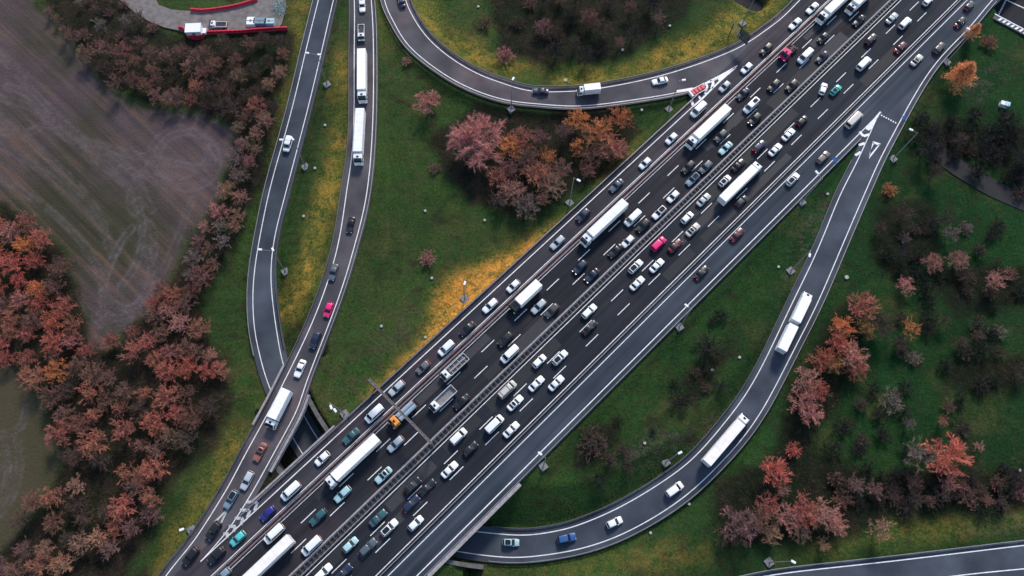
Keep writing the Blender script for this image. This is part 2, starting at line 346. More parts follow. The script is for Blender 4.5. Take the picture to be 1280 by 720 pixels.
gx = np.concatenate([[-3000,-1200,-600,-360,-260,-215], np.arange(-190, 190.1, .6), [215,260,360,600,1200,3000]])
gy = np.concatenate([[-3000,-1200,-500,-220,-120,-70], np.arange(-45, 192.1, .6), [215,260,360,600,1200,3000]])
X, Y = np.meshgrid(gx, gy); shp = X.shape; Z = terrain(X.ravel(), Y.ravel()).reshape(shp)
def build_terrain():
    ny, nx = shp; me = bpy.data.meshes.new('ground')
    co = np.stack([X, Y, Z], -1).reshape(-1, 3).astype(np.float32)
    i = np.arange(ny*nx).reshape(ny, nx); q = np.stack([i[:-1,:-1], i[:-1,1:], i[1:,1:], i[1:,:-1]], -1).reshape(-1, 4)
    me.vertices.add(len(co)); me.vertices.foreach_set('co', co.ravel())
    me.loops.add(q.size); me.loops.foreach_set('vertex_index', q.ravel().astype(np.int32))
    me.polygons.add(len(q)); me.polygons.foreach_set('loop_start', np.arange(0, q.size, 4, dtype=np.int32)); me.polygons.foreach_set('loop_total', np.full(len(q), 4, np.int32))
    me.update(calc_edges=True); me.shade_smooth()
    vx, vy = to_view(X, Y, Z)
    # warp the outlines a little so that no border is a ruler line
    wx = vx + 3.5*np.sin(X*.31+Y*.13) + 2.5*np.sin(Y*.53-X*.21) + 1.8*np.sin(X*1.1+Y*.9)
    wy = vy + 3.5*np.sin(Y*.29-X*.17+1) + 2.5*np.sin(X*.47+Y*.31) + 1.8*np.sin(X*.8-Y*1.2)
    def area(pgs, blur, wts=None):
        a = np.zeros(shp)
        for q_, pg in enumerate(pgs): a = np.maximum(a, pip(wx.ravel(), wy.ravel(), pg).reshape(shp) * (wts[q_] if wts else 1))
        for _ in range(blur):
            b = a.copy(); b[1:-1] = (a[:-2]+2*a[1:-1]+a[2:])/4; a = b.copy(); a[:,1:-1] = (b[:,:-2]+2*b[:,1:-1]+b[:,2:])/4
        return a
    grit_shade = area(GRIT_SHADE, 4); fld = area([FIELD], 3); fld2 = area([FIELD2], 3)
    trk = np.zeros(shp)
    for tr in TRACKS:
        pl = cr(tr, 40); d = dist_pl(vx.ravel(), vy.ravel(), pl).reshape(shp); k = TRACKS.index(tr) % 3
        trk = np.maximum(trk, np.maximum(np.exp(-((d-3.6)/1.7)**2), .35*np.exp(-(d/6)**2)) * (.75, .5, .6)[k])
    for nm, chans in (('zone_a', (area(YELLOW, 34, YW), np.maximum(fld, fld2), area(WOOD_AND_SHADE, 16), area(DIRT, 16))), ('zone_b', (trk * np.maximum(fld, fld2), fld2, np.clip((vx-560)/500, 0, 1)*np.ones(shp), area(YELLOW[5:6], 14) ))):
        at = me.attributes.new(nm, 'FLOAT_COLOR', 'POINT'); at.data.foreach_set('color', np.stack(chans, -1).astype(np.float32).ravel())
    o = bpy.data.objects.new('ground', me); C.objects.link(o)
    m, n, l, p = mat('ground_cover'); me.materials.append(m)
    g = n.new('ShaderNodeNewGeometry')
    def noise(scale, detail=5, rough=.6, vec=None):
        t = n.new('ShaderNodeTexNoise'); t.inputs['Scale'].default_value = scale; t.inputs['Detail'].default_value = detail; t.inputs['Roughness'].default_value = rough
        l.new(vec or g.outputs['Position'], t.inputs['Vector']); return t.outputs[0]
    def ramp(src, a, b, c=0., d=1.):
        r = n.new('ShaderNodeMapRange'); l.new(src, r.inputs[0])
        for i_, v_ in enumerate((a, b, c, d)): r.inputs[i_+1].default_value = v_
        return r.outputs[0]
    def math_(op, a, b):
        x = n.new('ShaderNodeMath'); x.operation = op
        for i_, s_ in enumerate((a, b)):
            if isinstance(s_, (int, float)): x.inputs[i_].default_value = s_
            else: l.new(s_, x.inputs[i_])
        return x.outputs[0]
    def mix(f, a, b, mode='MIX'):
        mx = n.new('ShaderNodeMix'); mx.data_type = 'RGBA'; mx.blend_type = mode
        for s_, i_ in ((f, 0), (a, 6), (b, 7)):
            if isinstance(s_, (int, float)): mx.inputs[i_].default_value = s_
            elif isinstance(s_, tuple): mx.inputs[i_].default_value = (*s_, 1)
            else: l.new(s_, mx.inputs[i_])
        return mx.outputs[2]
    za = n.new('ShaderNodeAttribute'); za.attribute_name = 'zone_a'; zb = n.new('ShaderNodeAttribute'); zb.attribute_name = 'zone_b'
    sa = n.new('ShaderNodeSeparateColor'); l.new(za.outputs['Color'], sa.inputs[0]); sb = n.new('ShaderNodeSeparateColor'); l.new(zb.outputs['Color'], sb.inputs[0])
    def thr(w_, ns, k=.5):                                      # area weight broken up by noise
        return ramp(math_('ADD', w_, math_('MULTIPLY', math_('SUBTRACT', ns, .5), k*2)), .35, .65)
    n1, n2, n3, n4 = noise(.06, 6), noise(.35, 6, .65), noise(1.6, 5, .7), noise(5, 3, .7)
    grass = mix(ramp(n1, .35, .65), (.021, .055, .014), (.044, .082, .018))
    grass = mix(math_('MULTIPLY', ramp(n2, .42, .68), ramp(noise(.018, 3), .4, .6, .3, 1)), grass, (.058, .050, .022))
    grass = mix(sb.outputs[2], grass, mix(ramp(n1, .35, .65), (.0065, .029, .0095), (.014, .056, .014)))
    grass = mix(math_('MULTIPLY', ramp(noise(.03, 5, .65), .47, .62), .75), grass, (.013, .030, .010))
    grass = mix(math_('MULTIPLY', ramp(noise(.045, 5, .7), .52, .66), .6), grass, (.070, .070, .024))
    grass = mix(ramp(noise(.2, 6, .7), .55, .68), grass, (.024, .020, .013))
    grass = mix(ramp(noise(.9, 4, .7), .62, .78), grass, (.070, .062, .034))
    yel = mix(ramp(n2, .35, .65), (.12, .12, .024), (.35, .21, .038)); yel = mix(math_('MULTIPLY', ramp(n1, .42, .6), .75), yel, (.075, .105, .020)); yel = mix(math_('MULTIPLY', ramp(n3, .55, .75), .35), yel, (.36, .26, .06))
    yel = mix(math_('MULTIPLY', zb.outputs['Alpha'], ramp(n2, .3, .6, .5, 1)), yel, (.54, .24, .045))
    yw = math_('MULTIPLY', ramp(sa.outputs[0], .04, .85, 0, .95), ramp(math_('ADD', n2, math_('MULTIPLY', math_('SUBTRACT', n3, .5), .8)),   .30, .55, .35, 1))
    grass = mix(yw, grass, yel)
    grass = mix(math_('MULTIPLY', math_('MULTIPLY', za.outputs['Alpha'], .75), ramp(math_('ADD', n2, math_('MULTIPLY', math_('SUBTRACT', n3, .5), .9)), .45, .62)), grass, (.070, .058, .050))
    wood = mix(ramp(n2, .35, .65), (.007, .0065, .0055), (.030, .021, .017))  # wood floor colour, also paints the shade in the underpass gap
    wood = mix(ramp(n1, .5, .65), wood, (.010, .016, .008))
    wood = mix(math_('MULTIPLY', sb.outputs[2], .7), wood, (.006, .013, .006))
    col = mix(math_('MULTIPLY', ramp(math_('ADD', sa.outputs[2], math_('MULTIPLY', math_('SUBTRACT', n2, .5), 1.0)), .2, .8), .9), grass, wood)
    # ploughed field: furrows
    mpn = n.new('ShaderNodeMapping'); mpn.inputs['Rotation'].default_value = (0, 0, R(42)); l.new(g.outputs['Position'], mpn.inputs['Vector'])
    mp2 = n.new('ShaderNodeMapping'); mp2.inputs['Scale'].default_value = (.02, .55, 1); l.new(mpn.outputs[0], mp2.inputs['Vector'])
    furrow = noise(1.0, 4, .6, mp2.outputs[0])
    soil = mix(ramp(n1, .3, .7), (.064, .049, .052), (.090, .072, .077)); soil = mix(ramp(noise(.02, 4), .46, .62), soil, (.042, .043, .027)); soil = mix(ramp(math_('ADD', n1, furrow), 1.02, 1.25, 0, .6), soil, (.105, .066, .052))
    soil = mix(1.0, soil, mix(ramp(furrow, .3, .7), (.74, .73, .74), (1.30, 1.20, 1.12)), 'MULTIPLY')
    soil2 = mix(ramp(n1, .4, .6), (.066, .054, .034), (.055, .052, .028))
    soil = mix(sb.outputs[1], soil, soil2)
    soil = mix(math_('MULTIPLY', math_('MULTIPLY', sb.outputs[0], 1.0), ramp(n2, .36, .66, .08, .95)), soil, (.150, .128, .138))
    col = mix(1.0, col, mix(ramp(n3, .3, .7), (.6, .6, .6), (1.4, 1.4, 1.36)), 'MULTIPLY')
    col = mix(1.0, col, mix(ramp(n4, .3, .7), (.6, .6, .6), (1.4, 1.4, 1.4)), 'MULTIPLY')
    soil = mix(1.0, soil, mix(ramp(n3, .3, .7), (.86, .86, .86), (1.14, 1.14, 1.13)), 'MULTIPLY')
    col = mix(sa.outputs[1], col, soil)
    l.new(col, p.inputs['Base Color']); p.inputs['Roughness'].default_value = .95; p.inputs['Specular IOR Level'].default_value = .1
    bp = n.new('ShaderNodeBump'); bp.inputs['Strength'].default_value = .8; bp.inputs['Distance'].default_value = .35
    l.new(math_('ADD', n3, n2), bp.inputs['Height']); l.new(bp.outputs[0], p.inputs['Normal'])
    tag(o, 'grass verges, ploughed field and dark wood floor around the motorway', 'ground', kind='structure')
build_terrain()

# ---------------------------------------------------------------- carriageways and paint
def structure(o, label, cat): return tag(o, label, cat, kind='structure')
mb = MB(); s_m = vs(1100.6, 138.5)
ribbon(mb, poly(P2, S0, S1, d=-.3), poly(MWL, S0, S1, d=-.2), -.004, thick=.9)
main = mb.build('motorway', M['asphalt']); structure(main, 'dark asphalt motorway carriageways running diagonally, crowded with traffic', 'motorway')
mb = MB(); ribbon(mb, poly(P1, S0, S1, d=1.9), poly(P2, S0, S1, d=-.3), -.004, thick=.9); structure(mb.build('collector_road', M['asphalt_collector']), 'grey collector road along the left side of the motorway', 'road')
mb = MB(); ribbon(mb, poly(MWL, S0, S1, d=-.2), poly(B1, S0, S1, d=-1.1), -.004, thick=.9); structure(mb.build('motorway', M['asphalt_main_right']), 'dark right hand motorway carriageway with three lanes going up the photo', 'motorway')
mb = MB(); ribbon(mb, poly(B1, S0, S1, d=-1.1), poly(C2R, S0, S1, d=-1.6), -.004, thick=.9); structure(mb.build('collector_road', M['asphalt_right']), 'blue grey collector road along the right side of the motorway', 'road')
for rd, nm, m_, lab, i0, i1, th, dz in ((R1, 'slip_road', 'asphalt_ramp', 'grey slip road with lorries coming down from the top left', 0, None, .9, 0.0),
        (R2, 'slip_road', 'asphalt_loop', 'curved slip road passing under the motorway and rising to merge on the right', 0, None, 0, 0.0),
        (R3, 'slip_road', 'asphalt_ramp', 'curved slip road leaving the motorway along the top of the photo', 0, None, 0, 0.0), (BR, 'side_road', 'asphalt_loop', 'road crossing the bottom right corner', 0, None, 0, 0.0)):
    mb = MB(); ribbon(mb, rd.off('l', rd.sl), rd.off('r', rd.sr), -.012 if rd is not R2 else -.016, i0, i1, th)
    structure(mb.build(nm, M[m_]), lab, 'road')
    rd.paint = MB()
    line_strip(rd.paint, rd.off('l', 0)[i0:i1], .23, .012); 
    rr = rd.off('r', 0)
    if rd is R1: rr = rr[:int(np.argmin(np.hypot(*(rr[:, :2] - G(250.5, 702)).T)))]
    if rd is R3: rr = rr[:int(np.argmin(np.hypot(*(rr[:, :2] - G(921, 82)).T)))]
    if rd is R2: rr = rr[:int(np.argmin(np.hypot(*(rr[:, :2] - G(1100, 139)).T)))]
    line_strip(rd.paint, rr, .23, .012)
pd, pg_ = MB(), MB(); random.seed(5)                            # resurfaced patches and bridge joints
for k in range(34):
    s_ = random.uniform(S0 + 20, S1 - 40); ln = random.choice([(P3, D1), (D1, D2), (D2, MWL), (M2L, D3), (D3, D4), (D4, B1)]); L_ = random.uniform(4, 26); e0 = random.uniform(.35, .8); e1 = random.uniform(.35, 1.4)
    a_ = np.array([mp(q, lat(ln[0], q) - e0, .0015) for q in (s_, s_ + L_)]); b_ = np.array([mp(q, lat(ln[1], q) + e1, .0015) for q in (s_, s_ + L_)]); ribbon(pd if k % 2 else pg_, a_, b_, .0002*k/34)
for px_, py_ in ((405, 545), (432, 520), (352, 602)):
    s_ = vs(px_, py_); ribbon(pd, np.array([mp(s_, lat(P1, s_) + 1.5, .003), mp(s_ + .35, lat(P1, s_) + 1.5, .003)]), np.array([mp(s_ - 3, lat(P2, s_) - .2, .003), mp(s_ - 2.65, lat(P2, s_) - .2, .003)]))
pd.build('dark_patch', M['patch_dark'], main); pg_.build('grey_patch', M['patch_grey'], main)
pm = MB()
line_strip(pm, poly(P1, vs(250.5, 702), vs(921.7, 81.7)), .24, .010)
for ln in (P2, P3, M2L, B1, B2): line_strip(pm, poly(ln, S0, S1), .2)
line_strip(pm, poly(C2R, S0, vs(1100, 139)), .24, .010)
for ln, ref in ((D1, (601.6,440)), (D2, (634.6,432.5)), (D3, (723.5,414)), (D4, (731.5,432))):
    s_ = vs(*ref) - 12 * 20
    while s_ < S1:
        if s_ > S0: line_strip(pm, poly(ln, s_, s_ + 4.6, 3), .20)
        s_ += 12.0
def pv(mbx, pts, z=.012):                                       # flat painted shape from view points
    q = [(*G(x, y, 0), z) for x, y in pts]
    a = sum(q[i][0]*q[(i+1) % len(q)][1] - q[(i+1) % len(q)][0]*q[i][1] for i in range(len(q)))
    mbx.add(q if a > 0 else q[::-1], [tuple(range(len(q)))])
# merge nose on the right: solid wedge, chevrons, give-way triangle and dotted line
pv(pm, [(1100.6,138.5),(1081.5,160.5),(1085.5,163.3),(1090.5,161)], .020)
def thick0(mbx, pts, wd, z): line_strip(mbx, np.array([[*G(x, y, 0), z] for x, y in pts]), wd, 0)
for q in ([(1074.6,164.5),(1079.3,170.3),(1086.5,168)], [(1073.5,181.5),(1081,179)], [(1069,194.3),(1076,190)]):
    for a_, b_ in zip(q[:-1], q[1:]): thick0(pm, [a_, b_], .75, .020 + .003*q.index(a_))
for (a, b, c, d) in (((1091,176.5),(1101,179.5),(1099.7,182),(1091,179.4)), ((1101,179.5),(1086,199),(1086.3,195),(1098.5,180.5)), ((1091,176.5),(1086,199),(1087.2,191),(1092.6,179))): pv(pm, [a, b, c, d], .022)
for k in range(7):
    x, y = 1101.5 + k*2.9, 143 + k*1.55; pv(pm, [(x,y),(x+1.5,y+.8),(x+1.1,y+2.5),(x-.4,y+1.7)], .022)
pm.build('lane_marking', M['paint'], main)
for rd in (R1, R2, R3, BR):
    o = rd.paint.build('lane_marking', M['paint']); structure(o, {id(R1): 'white edge lines of the upper left slip road', id(R2): 'white edge lines of the loop slip road under the motorway', id(R3): 'white edge lines of the top slip road', id(BR): 'white edge lines of the bottom right road'}[id(rd)], 'road marking')
# merge nose at the lower left: worn chevrons, give-way triangle
wm = MB()
for q in ([(308.3,627.5),(321.5,627.5),(318.2,638.5)], [(300,637.5),(312.5,638),(309,647)], [(293.5,647.5),(304,648),(301,656)], [(286,657.7),(294.7,658),(292,664.5)], [(279,667.5),(285.5,667),(283.5,671.5)]):
    for a_, b_ in zip(q[:-1], q[1:]): thick0(wm, [a_, b_], .7, .016 + .003*q.index(a_))
for q in (((284,636),(285.5,637),(269.5,653.5),(266.5,652.5)), ((284,636),(285.5,637),(276.5,655.5),(274.5,655)), ((266.5,652.5),(270,651),(277,654),(274,657))): pv(wm, q, .02)
wm.build('worn_marking', M['paint_worn'], main)
# strips of ground between the barriers
mb = MB(); ribbon(mb, poly(P2, S0, S1, d=-.35), poly(P3, S0, S1, d=.35), .004); structure(mb.build('divider_strip', M['red_strip']), 'reddish strip of ground between collector road and left carriageway', 'road divider')
mb = MB(); ribbon(mb, poly(MWL, S0, S1, d=-.1), poly(M2L, S0, S1, d=.35), .004); structure(mb.build('median_strip', M['gravel']), 'dark gravel strip along the middle of the motorway', 'median')
# construction site track, footpath and low roads
def flat_poly(name, pts, m_, lab, cat, dz=.12, n=None):
    mbx = MB(); z0 = max(ground(x, y)[2] for x, y in pts) + dz; q = [(*G(x, y, z0), z0) for x, y in pts]
    a = sum(q[i][0]*q[(i+1) % len(q)][1] - q[(i+1) % len(q)][0]*q[i][1] for i in range(len(q))); q = q if a > 0 else q[::-1]
    k = len(q); lo = [(x, y, z-.5) for x, y, z in q]
    mbx.add(q + lo, [tuple(range(k))] + [(i, k+i, k+(i+1) % k, (i+1) % k) for i in range(k)])
    o = mbx.build(name, m_); structure(o, lab, cat); return z0
SITE_Z = flat_poly('site_track', [(128,-20),(150,0),(168,15),(185,26),(205,34),(228,39),(262,41),(300,40),(345,38),(352,30),(357,10),(358,-20),(318,-20),(322,3),(290,9),(262,14),(240,14),(215,12),(198,6),(186,-20)], M['dirt_road'], 'pale grey construction track at the top left edge', 'track')
def ribbon_px(name, pts, wd, m_, lab, cat, dz=.1):
    c = cr([ground(x, y) for x, y in pts], 60); c[:, 2] = terrain(c[:, 0], c[:, 1]); c[:, 2] = smooth(c[:, 2], 10) + dz
    mbx = MB(); line_strip(mbx, c, wd, 0); structure(mbx.build(name, m_), lab, cat)
M['path'] = simple('dark_path', (.013, .013, .017), .9, noise=.3, scale=.6)
ribbon_px('footpath', [(1168,186),(1180,197),(1205,215),(1245,238),(1300,262)], 5.5, M['path'], 'dark path winding through the scrub on the right', 'path', .25)
mb = MB()
for (a, b, hw, zz), m_ in zip(LOWB, ('asphalt', 'asphalt')):
    d = (b - a) / np.hypot(*(b - a)); nn = np.array([-d[1], d[0]]); pl = [a - d*60, b + d*30]
    mb.quad(*[(p[0], p[1], zz) for p in (pl[0] - nn*hw, pl[1] - nn*hw, pl[1] + nn*hw, pl[0] + nn*hw)])
structure(mb.build('underpass_road', M['asphalt']), 'dark low road crossing under the motorway at the top', 'road')
mb = MB()
for q in ([(1258,0),(1282,11)], [(1257.5,0),(1248,19)]):
    pl = np.array([[*G(x, y, -5.5), -5.5] for x, y in q]); pl = pl[0] + (pl[1]-pl[0])*np.linspace(0, 1, 8)[:, None]
    if q[1][0] < 1260:
        for k in range(0, 8): 
            u = pl[0] + (pl[-1]-pl[0])*np.array([[k/8], [k/8+.07]]); line_strip(mb, u, .5, .012)
    else: line_strip(mb, pl, .35, .012)
structure(mb.build('lane_marking', M['paint']), 'white lines on the low road in the top right corner', 'road marking')

# ---------------------------------------------------------------- barriers
def post_mesh(h, r=.06):
    b = MB(); b.box(-r, r, -r, r, -.6, h); return b.mesh('post', M['steel'])
POST = post_mesh(.72); POSTD = post_mesh(.9, .08)
def in_view(p, mrg=30):
    vx, vy = to_view(p[0], p[1], p[2]); return -mrg < vx < 1280+mrg and -mrg < vy < 720+mrg
def guard_rail(pl, label, grp='steel guard rails along the roads', m_='steel', step=4.0, h=.75, wd=.16):
    pl = np.asarray(pl, float); pl = np.array([p for p in pl if in_view(p, 120)])
    t = np.gradient(pl[:, :2], axis=0); t /= np.hypot(t[:, 0], t[:, 1])[:, None]; nn = np.column_stack([-t[:, 1], t[:, 0]])
    root = empty('guard_rail', tuple(pl[0]), 0, label, 'guard rail', grp); o0 = pl[0]
    rings = []
    for p, q in zip(pl - o0, nn):
        rings.append([(p[0]+q[0]*u, p[1]+q[1]*u, p[2]+z) for u, z in ((-wd/2,h-.31),(wd/2,h-.31),(wd*.3,h-.2),(wd*.55,h-.08),(wd/2,h),(-wd/2,h),(-wd*.3,h-.15))])
    b = MB(); b.loft(rings); b.build('rail', M[m_], root)
    s_ = np.concatenate([[0], np.cumsum(np.hypot(*np.diff(pl[:, :2], axis=0).T))]); n = 0; q = step/2
    while q < s_[-1] and n < 95:
        p = np.array([np.interp(q, s_, pl[:, k]) for k in range(3)])
        if in_view(p, 15):
            o = bpy.data.objects.new('post', POST); C.objects.link(o); o.parent = root; o.location = tuple(p - o0)
            i = int(np.argmin(abs(s_ - q))); o.rotation_euler = (0, 0, math.atan2(t[i, 1], t[i, 0])); n += 1
        q += step
    return root
def cut(pl, a=None, b=None):
    i = 0 if a is None else int(np.argmin(np.hypot(*(pl[:, :2] - G(*a)).T))); j = len(pl) if b is None else int(np.argmin(np.hypot(*(pl[:, :2] - G(*b)).T)))
    return pl[min(i, j):max(i, j)+1]
guard_rail(poly(P1, vs(310, 655), vs(876, 124), 120, d=1.5), 'guard rail on the left edge of the collector road beside the grass')
guard_rail(poly(P2, S0, S1, 120, d=-.55), 'guard rail facing the collector road on the reddish divider strip')
guard_rail(poly(P3, S0, S1, 120, d=.55), 'guard rail facing the left carriageway on the reddish divider strip')
guard_rail(poly(B1, S0, S1, 120, d=-.75), 'slim guard rail between right carriageway and right collector road')
guard_rail(poly(C2R, S0, vs(1072, 172), 120, d=-1.3), 'guard rail on the outer edge of the right collector road')
guard_rail(R1.off('l', 1.45), 'guard rail on the outer left edge of the lorry slip road', m_='steel_dark', step=3)
guard_rail(cut(R1.off('r', 1.1), None, (335, 590)), 'guard rail on the inner right edge of the lorry slip road')
guard_rail(R2.off('l', 1.4)[:XA-6], 'guard rail on the field side of the sunken slip road')
guard_rail(R2.off('r', 1.3)[:XA-6], 'guard rail on the lorry road side of the sunken slip road', m_='steel_dark')
guard_rail(cut(R2.off('l', 1.2)[XB+6:], None, (1240, 0)), 'guard rail round the outer bend of the lower right loop')
guard_rail(cut(R2.off('r', 1.6)[XB+6:], None, (1062, 200)), 'dark guard rail round the inner bend of the lower right loop', m_='steel_dark')
guard_rail(R3.off('l', 1.5), 'guard rail on the inner yellow grass side of the top slip road', m_='steel_dark')
guard_rail(cut(R3.off('r', 1.2), None, (862, 119)), 'guard rail on the outer side of the top slip road curve')
guard_rail(BR.off('l', 1.2), 'guard rail beside the bottom right road')
# median barrier: concrete wall, bracketed rail
mroot = empty('median_barrier', mp(0, lat(MWL, 0)), 0, 'pale concrete and steel barrier with ladder brackets along the motorway median', 'barrier'); mo = np.array(mp(0, lat(MWL, 0)))
b = MB(); rings = []
for p in poly(MWL, S0, S1, 40):
    q = [p[k] - mo[k] for k in range(3)]
    rings.append([(q[0]+NRM[0]*u, q[1]+NRM[1]*u, z) for u, z in ((-.42,0),(-.22,.35),(-.16,.95),(.16,.95),(.22,.35),(.42,0))])
b.loft(rings); b.build('concrete_wall', M['concrete'], mroot)
b = MB(); s_ = S0
for s_ in np.arange(S0, S1, 1.3):
    t0 = lat(MWL, s_) - .25; t1 = lat(M2L, s_) + .75
    for (ta, tb) in ((t0, t0 - .6), (t1 + .42, t1 - .02)):
        c = [np.array(mp(s_ + ds, t, z)) - mo for z in (.55, .72) for ds, t in ((-.06, ta), (.06, ta), (.06, tb), (-.06, tb))]
        b.add(c, [(3,2,1,0),(4,5,6,7),(0,1,5,4),(1,2,6,5),(2,3,7,6),(3,0,4,7)])
    c0 = np.array(mp(s_, t1 + .1)) - mo; b.box(c0[0]-.06, c0[0]+.06, c0[1]-.06, c0[1]+.06, -.02, .7)
    c0 = np.array(mp(s_, t0 - .7)) - mo; b.box(c0[0]-.06, c0[0]+.06, c0[1]-.06, c0[1]+.06, -.02, .7)
b.build('bracket_row', M['bracket'], mroot)
for dd in (.75,):
    b = MB(); b.loft([[(p[0]-mo[0]+NRM[0]*(u+dd), p[1]-mo[1]+NRM[1]*(u+dd), z) for u, z in ((-.1,.42),(.1,.42),(.1,.76),(-.1,.76))] for p in poly(M2L, S0, S1, 40)]); b.build('rail', M['steel'], mroot)
# concrete parapets of the bridges, retaining walls of the low road
def wall(name, pl, wd, z0, z1, m_, label, cat, zabs=False):
    pl = np.asarray(pl, float); t = np.gradient(pl[:, :2], axis=0); t /= np.hypot(t[:, 0], t[:, 1])[:, None]; nn = np.column_stack([-t[:, 1], t[:, 0]])
    a = (z0 - pl[:, 2]) if np.isscalar(z0) and zabs else np.full(len(pl), z0) if np.isscalar(z0) else z0 - pl[:, 2]
    rings = []
    for k, (p, q) in enumerate(zip(pl, nn)):
        za = z0[k] if not np.isscalar(z0) else (z0 if zabs else p[2] + z0); zb = z1[k] if not np.isscalar(z1) else (z1 if zabs else p[2] + z1)
        rings.append([(p[0]+q[0]*u*wd/2, p[1]+q[1]*u*wd/2, z) for u, z in ((-1, za), (1, za), (1, zb), (-1, zb))])
    o = MB(); o.loft(rings); o = o.build(name, M[m_]); tag(o, label, cat); return o
wall('bridge_parapet', poly(P1, vs(325, 640), vs(425, 540), 20, d=2.15), .5, -1.1, .55, 'concrete', 'grey concrete parapet where collector road bridges the sunken slip road', 'parapet')
wall('bridge_parapet', poly(C2R, vs(528, 712), vs(645, 600), 20, d=-2.0), .9, -1.1, .75, 'concrete', 'pale concrete parapet of the motorway bridge above the lower right loop', 'parapet')
wall('bridge_parapet', cut(R1.off('r', 1.65), (386, 492), (336, 590)), .6, -1.1, .5, 'concrete', 'right concrete parapet of the lorry slip road bridge', 'parapet')
wall('bridge_parapet', cut(R1.off('l', 1.9), (352, 455), (318, 530)), .5, -1.1, .5, 'concrete', 'left concrete parapet of the lorry slip road bridge', 'parapet')
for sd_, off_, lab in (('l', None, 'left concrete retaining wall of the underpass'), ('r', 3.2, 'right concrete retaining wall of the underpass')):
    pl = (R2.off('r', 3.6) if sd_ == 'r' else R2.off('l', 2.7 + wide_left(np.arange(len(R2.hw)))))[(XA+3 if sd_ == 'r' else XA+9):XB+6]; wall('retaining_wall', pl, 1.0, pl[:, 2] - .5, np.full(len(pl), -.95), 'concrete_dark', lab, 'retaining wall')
# striped parapet in the top right corner
root = empty('striped_parapet', (*G(1247, 18, -.8), -.8), 0, 'black and white striped kerb wall in the top right corner', 'parapet')
o0 = np.array([*G(1247, 18, -.8)]); a = np.array([*G(1239, 15, -.8)]); b_ = np.array([*G(1300, 47, -.8)]); d = (b_-a)/np.hypot(*(b_-a)); nn = np.array([-d[1], d[0]]); L_ = np.hypot(*(b_-a)); a = a - o0
if nn[1] < 0: nn = -nn
def slab(q0, q1, v0, v1, z0, z1, skew=0.0):
    b = MB(); c = [a + d*u + nn*v for u, v in ((q0-skew, v0), (q1-skew, v0), (q1, v1), (q0, v1))]
    b.add([(p[0], p[1], z) for z in (z0, z1) for p in c], [(3,2,1,0),(4,5,6,7),(0,1,5,4),(1,2,6,5),(2,3,7,6),(3,0,4,7)]); return b
slab(0, L_, -1.6, -.02, -2.2, -.25).build('wall', M['sign_back'], root); slab(0, L_, .0, .3, -2.2, -.1).build('coping', M['lamp'], root)
for k in range(7): slab(3.3 + k*1.35, 3.95 + k*1.35, -1.25, -.05, -.4, -.2, .5).build('white_stripe', M['lamp'], root)
# ---------------------------------------------------------------- lamps, gantry, sign, small fittings
def lamp(base, top, heads, label, h=12.8):
    x, y, z = ground(*base)
    root = empty('street_lamp', (x, y, z), 0, label, 'street lamp', 'street lamps along the roads')
    t = G(*top, z + h); hd = [G(*q, z + h + .1) for q in heads]
    tx, ty = t[0]-x, t[1]-y
    if math.hypot(tx, ty) > 1.2: tx, ty = tx*1.2/math.hypot(tx, ty), ty*1.2/math.hypot(tx, ty)
    b = MB(); b.tube([(0,0,0),(tx*.3,ty*.3,h*.5),(tx,ty,h)], [.17,.13,.09], 8); b.build('pole', M['pole'], root)
    b = MB(); b.bbox(-.95, .95, -.95, .95, -.4, .4, .08); o = b.build('plinth', M['plinth'], root); o.rotation_euler = (0, 0, .6)
    for q in hd:
        dx, dy = q[0]-t[0], q[1]-t[1]; dl = max(.3, math.hypot(dx, dy)); dl2 = min(dl, 4.5); dx, dy = dx/dl*dl2, dy/dl*dl2
        b = MB(); b.tube([(tx,ty,h-.15),(tx+dx*.5,ty+dy*.5,h+.1),(tx+dx,ty+dy,h+.15)], .055, 6); b.build('arm', M['pole'], root)
        b = MB(); b.bbox(-.55, .55, -.28, .28, -.1, .16, .1); o = b.build('lamp_head', M['lamp'], root); o.location = (tx+dx, ty+dy, h+.17); o.rotation_euler = (0, 0, math.atan2(dy, dx))
for a in (((409,106),(398,64),[(385,62),(400,64)],'double armed lamp beside the sunken slip road, topmost of three'),
          ((382,209),(368,173),[(366,171),(352,172)],'double armed lamp beside the white van on the sunken slip road'),
          ((357,340),(342,314),[(341,312),(325,312)],'double armed lamp beside the sunken slip road, lowest of three'),
          ((639,137),(641,99),[(642,97)],'lamp at the outside of the top slip road curve by the pink tree'),
          ((836,137),(851,99),[(856,98)],'leaning lamp on the grass wedge below the red crash cushion'),
          ((712,254),(718,219),[(724,222)],'lamp at the right edge of the orange tree clump'),
          ((581,374),(580,357),[(581,354)],'lamp standing in the bright yellow grass by the left collector road'),
          ((849,409),(864,387),[(858,382)],'lamp beside the right collector road, second up from the bridge parapet'),
          ((1002,253),(1032,221),[(1025,213)],'lamp beside the right collector road near the merge nose'),
          ((1116,199),(1153,159),[(1145,155)],'lamp right of the white give way triangle'),
          ((1183,78),(1224,32),[(1218,28)],'lamp beside the big orange tree at top right'),
          ((988,339),(1019,307),[(1018,313)],'lamp inside the lower right loop above the lorry with trailer'),
          ((679,583),(682,572),[(675,567)],'lamp beside the bridge parapet at the lower middle'),
          ((832,578),(846,568),[(850,566)],'lamp at the inner bend of the loop beside the articulated lorry'),
          ((961,703),(991,701),[(993,702)],'lamp lying nearest the bottom right road'),
          ((431,518),(408,501),[(410,507),(415,511)],'twin headed lamp on the grass beside the underpass'),
          ((928,30),(943,5),[(947,3)],'lamp on yellow grass near the dark overhead sign panel'),
          ((240,663),(230,661),[(227,662)],'small lamp at the foot of the grass bank, lower left')): lamp(*a, h=12.8 if a[0][0] != 240 else 5)
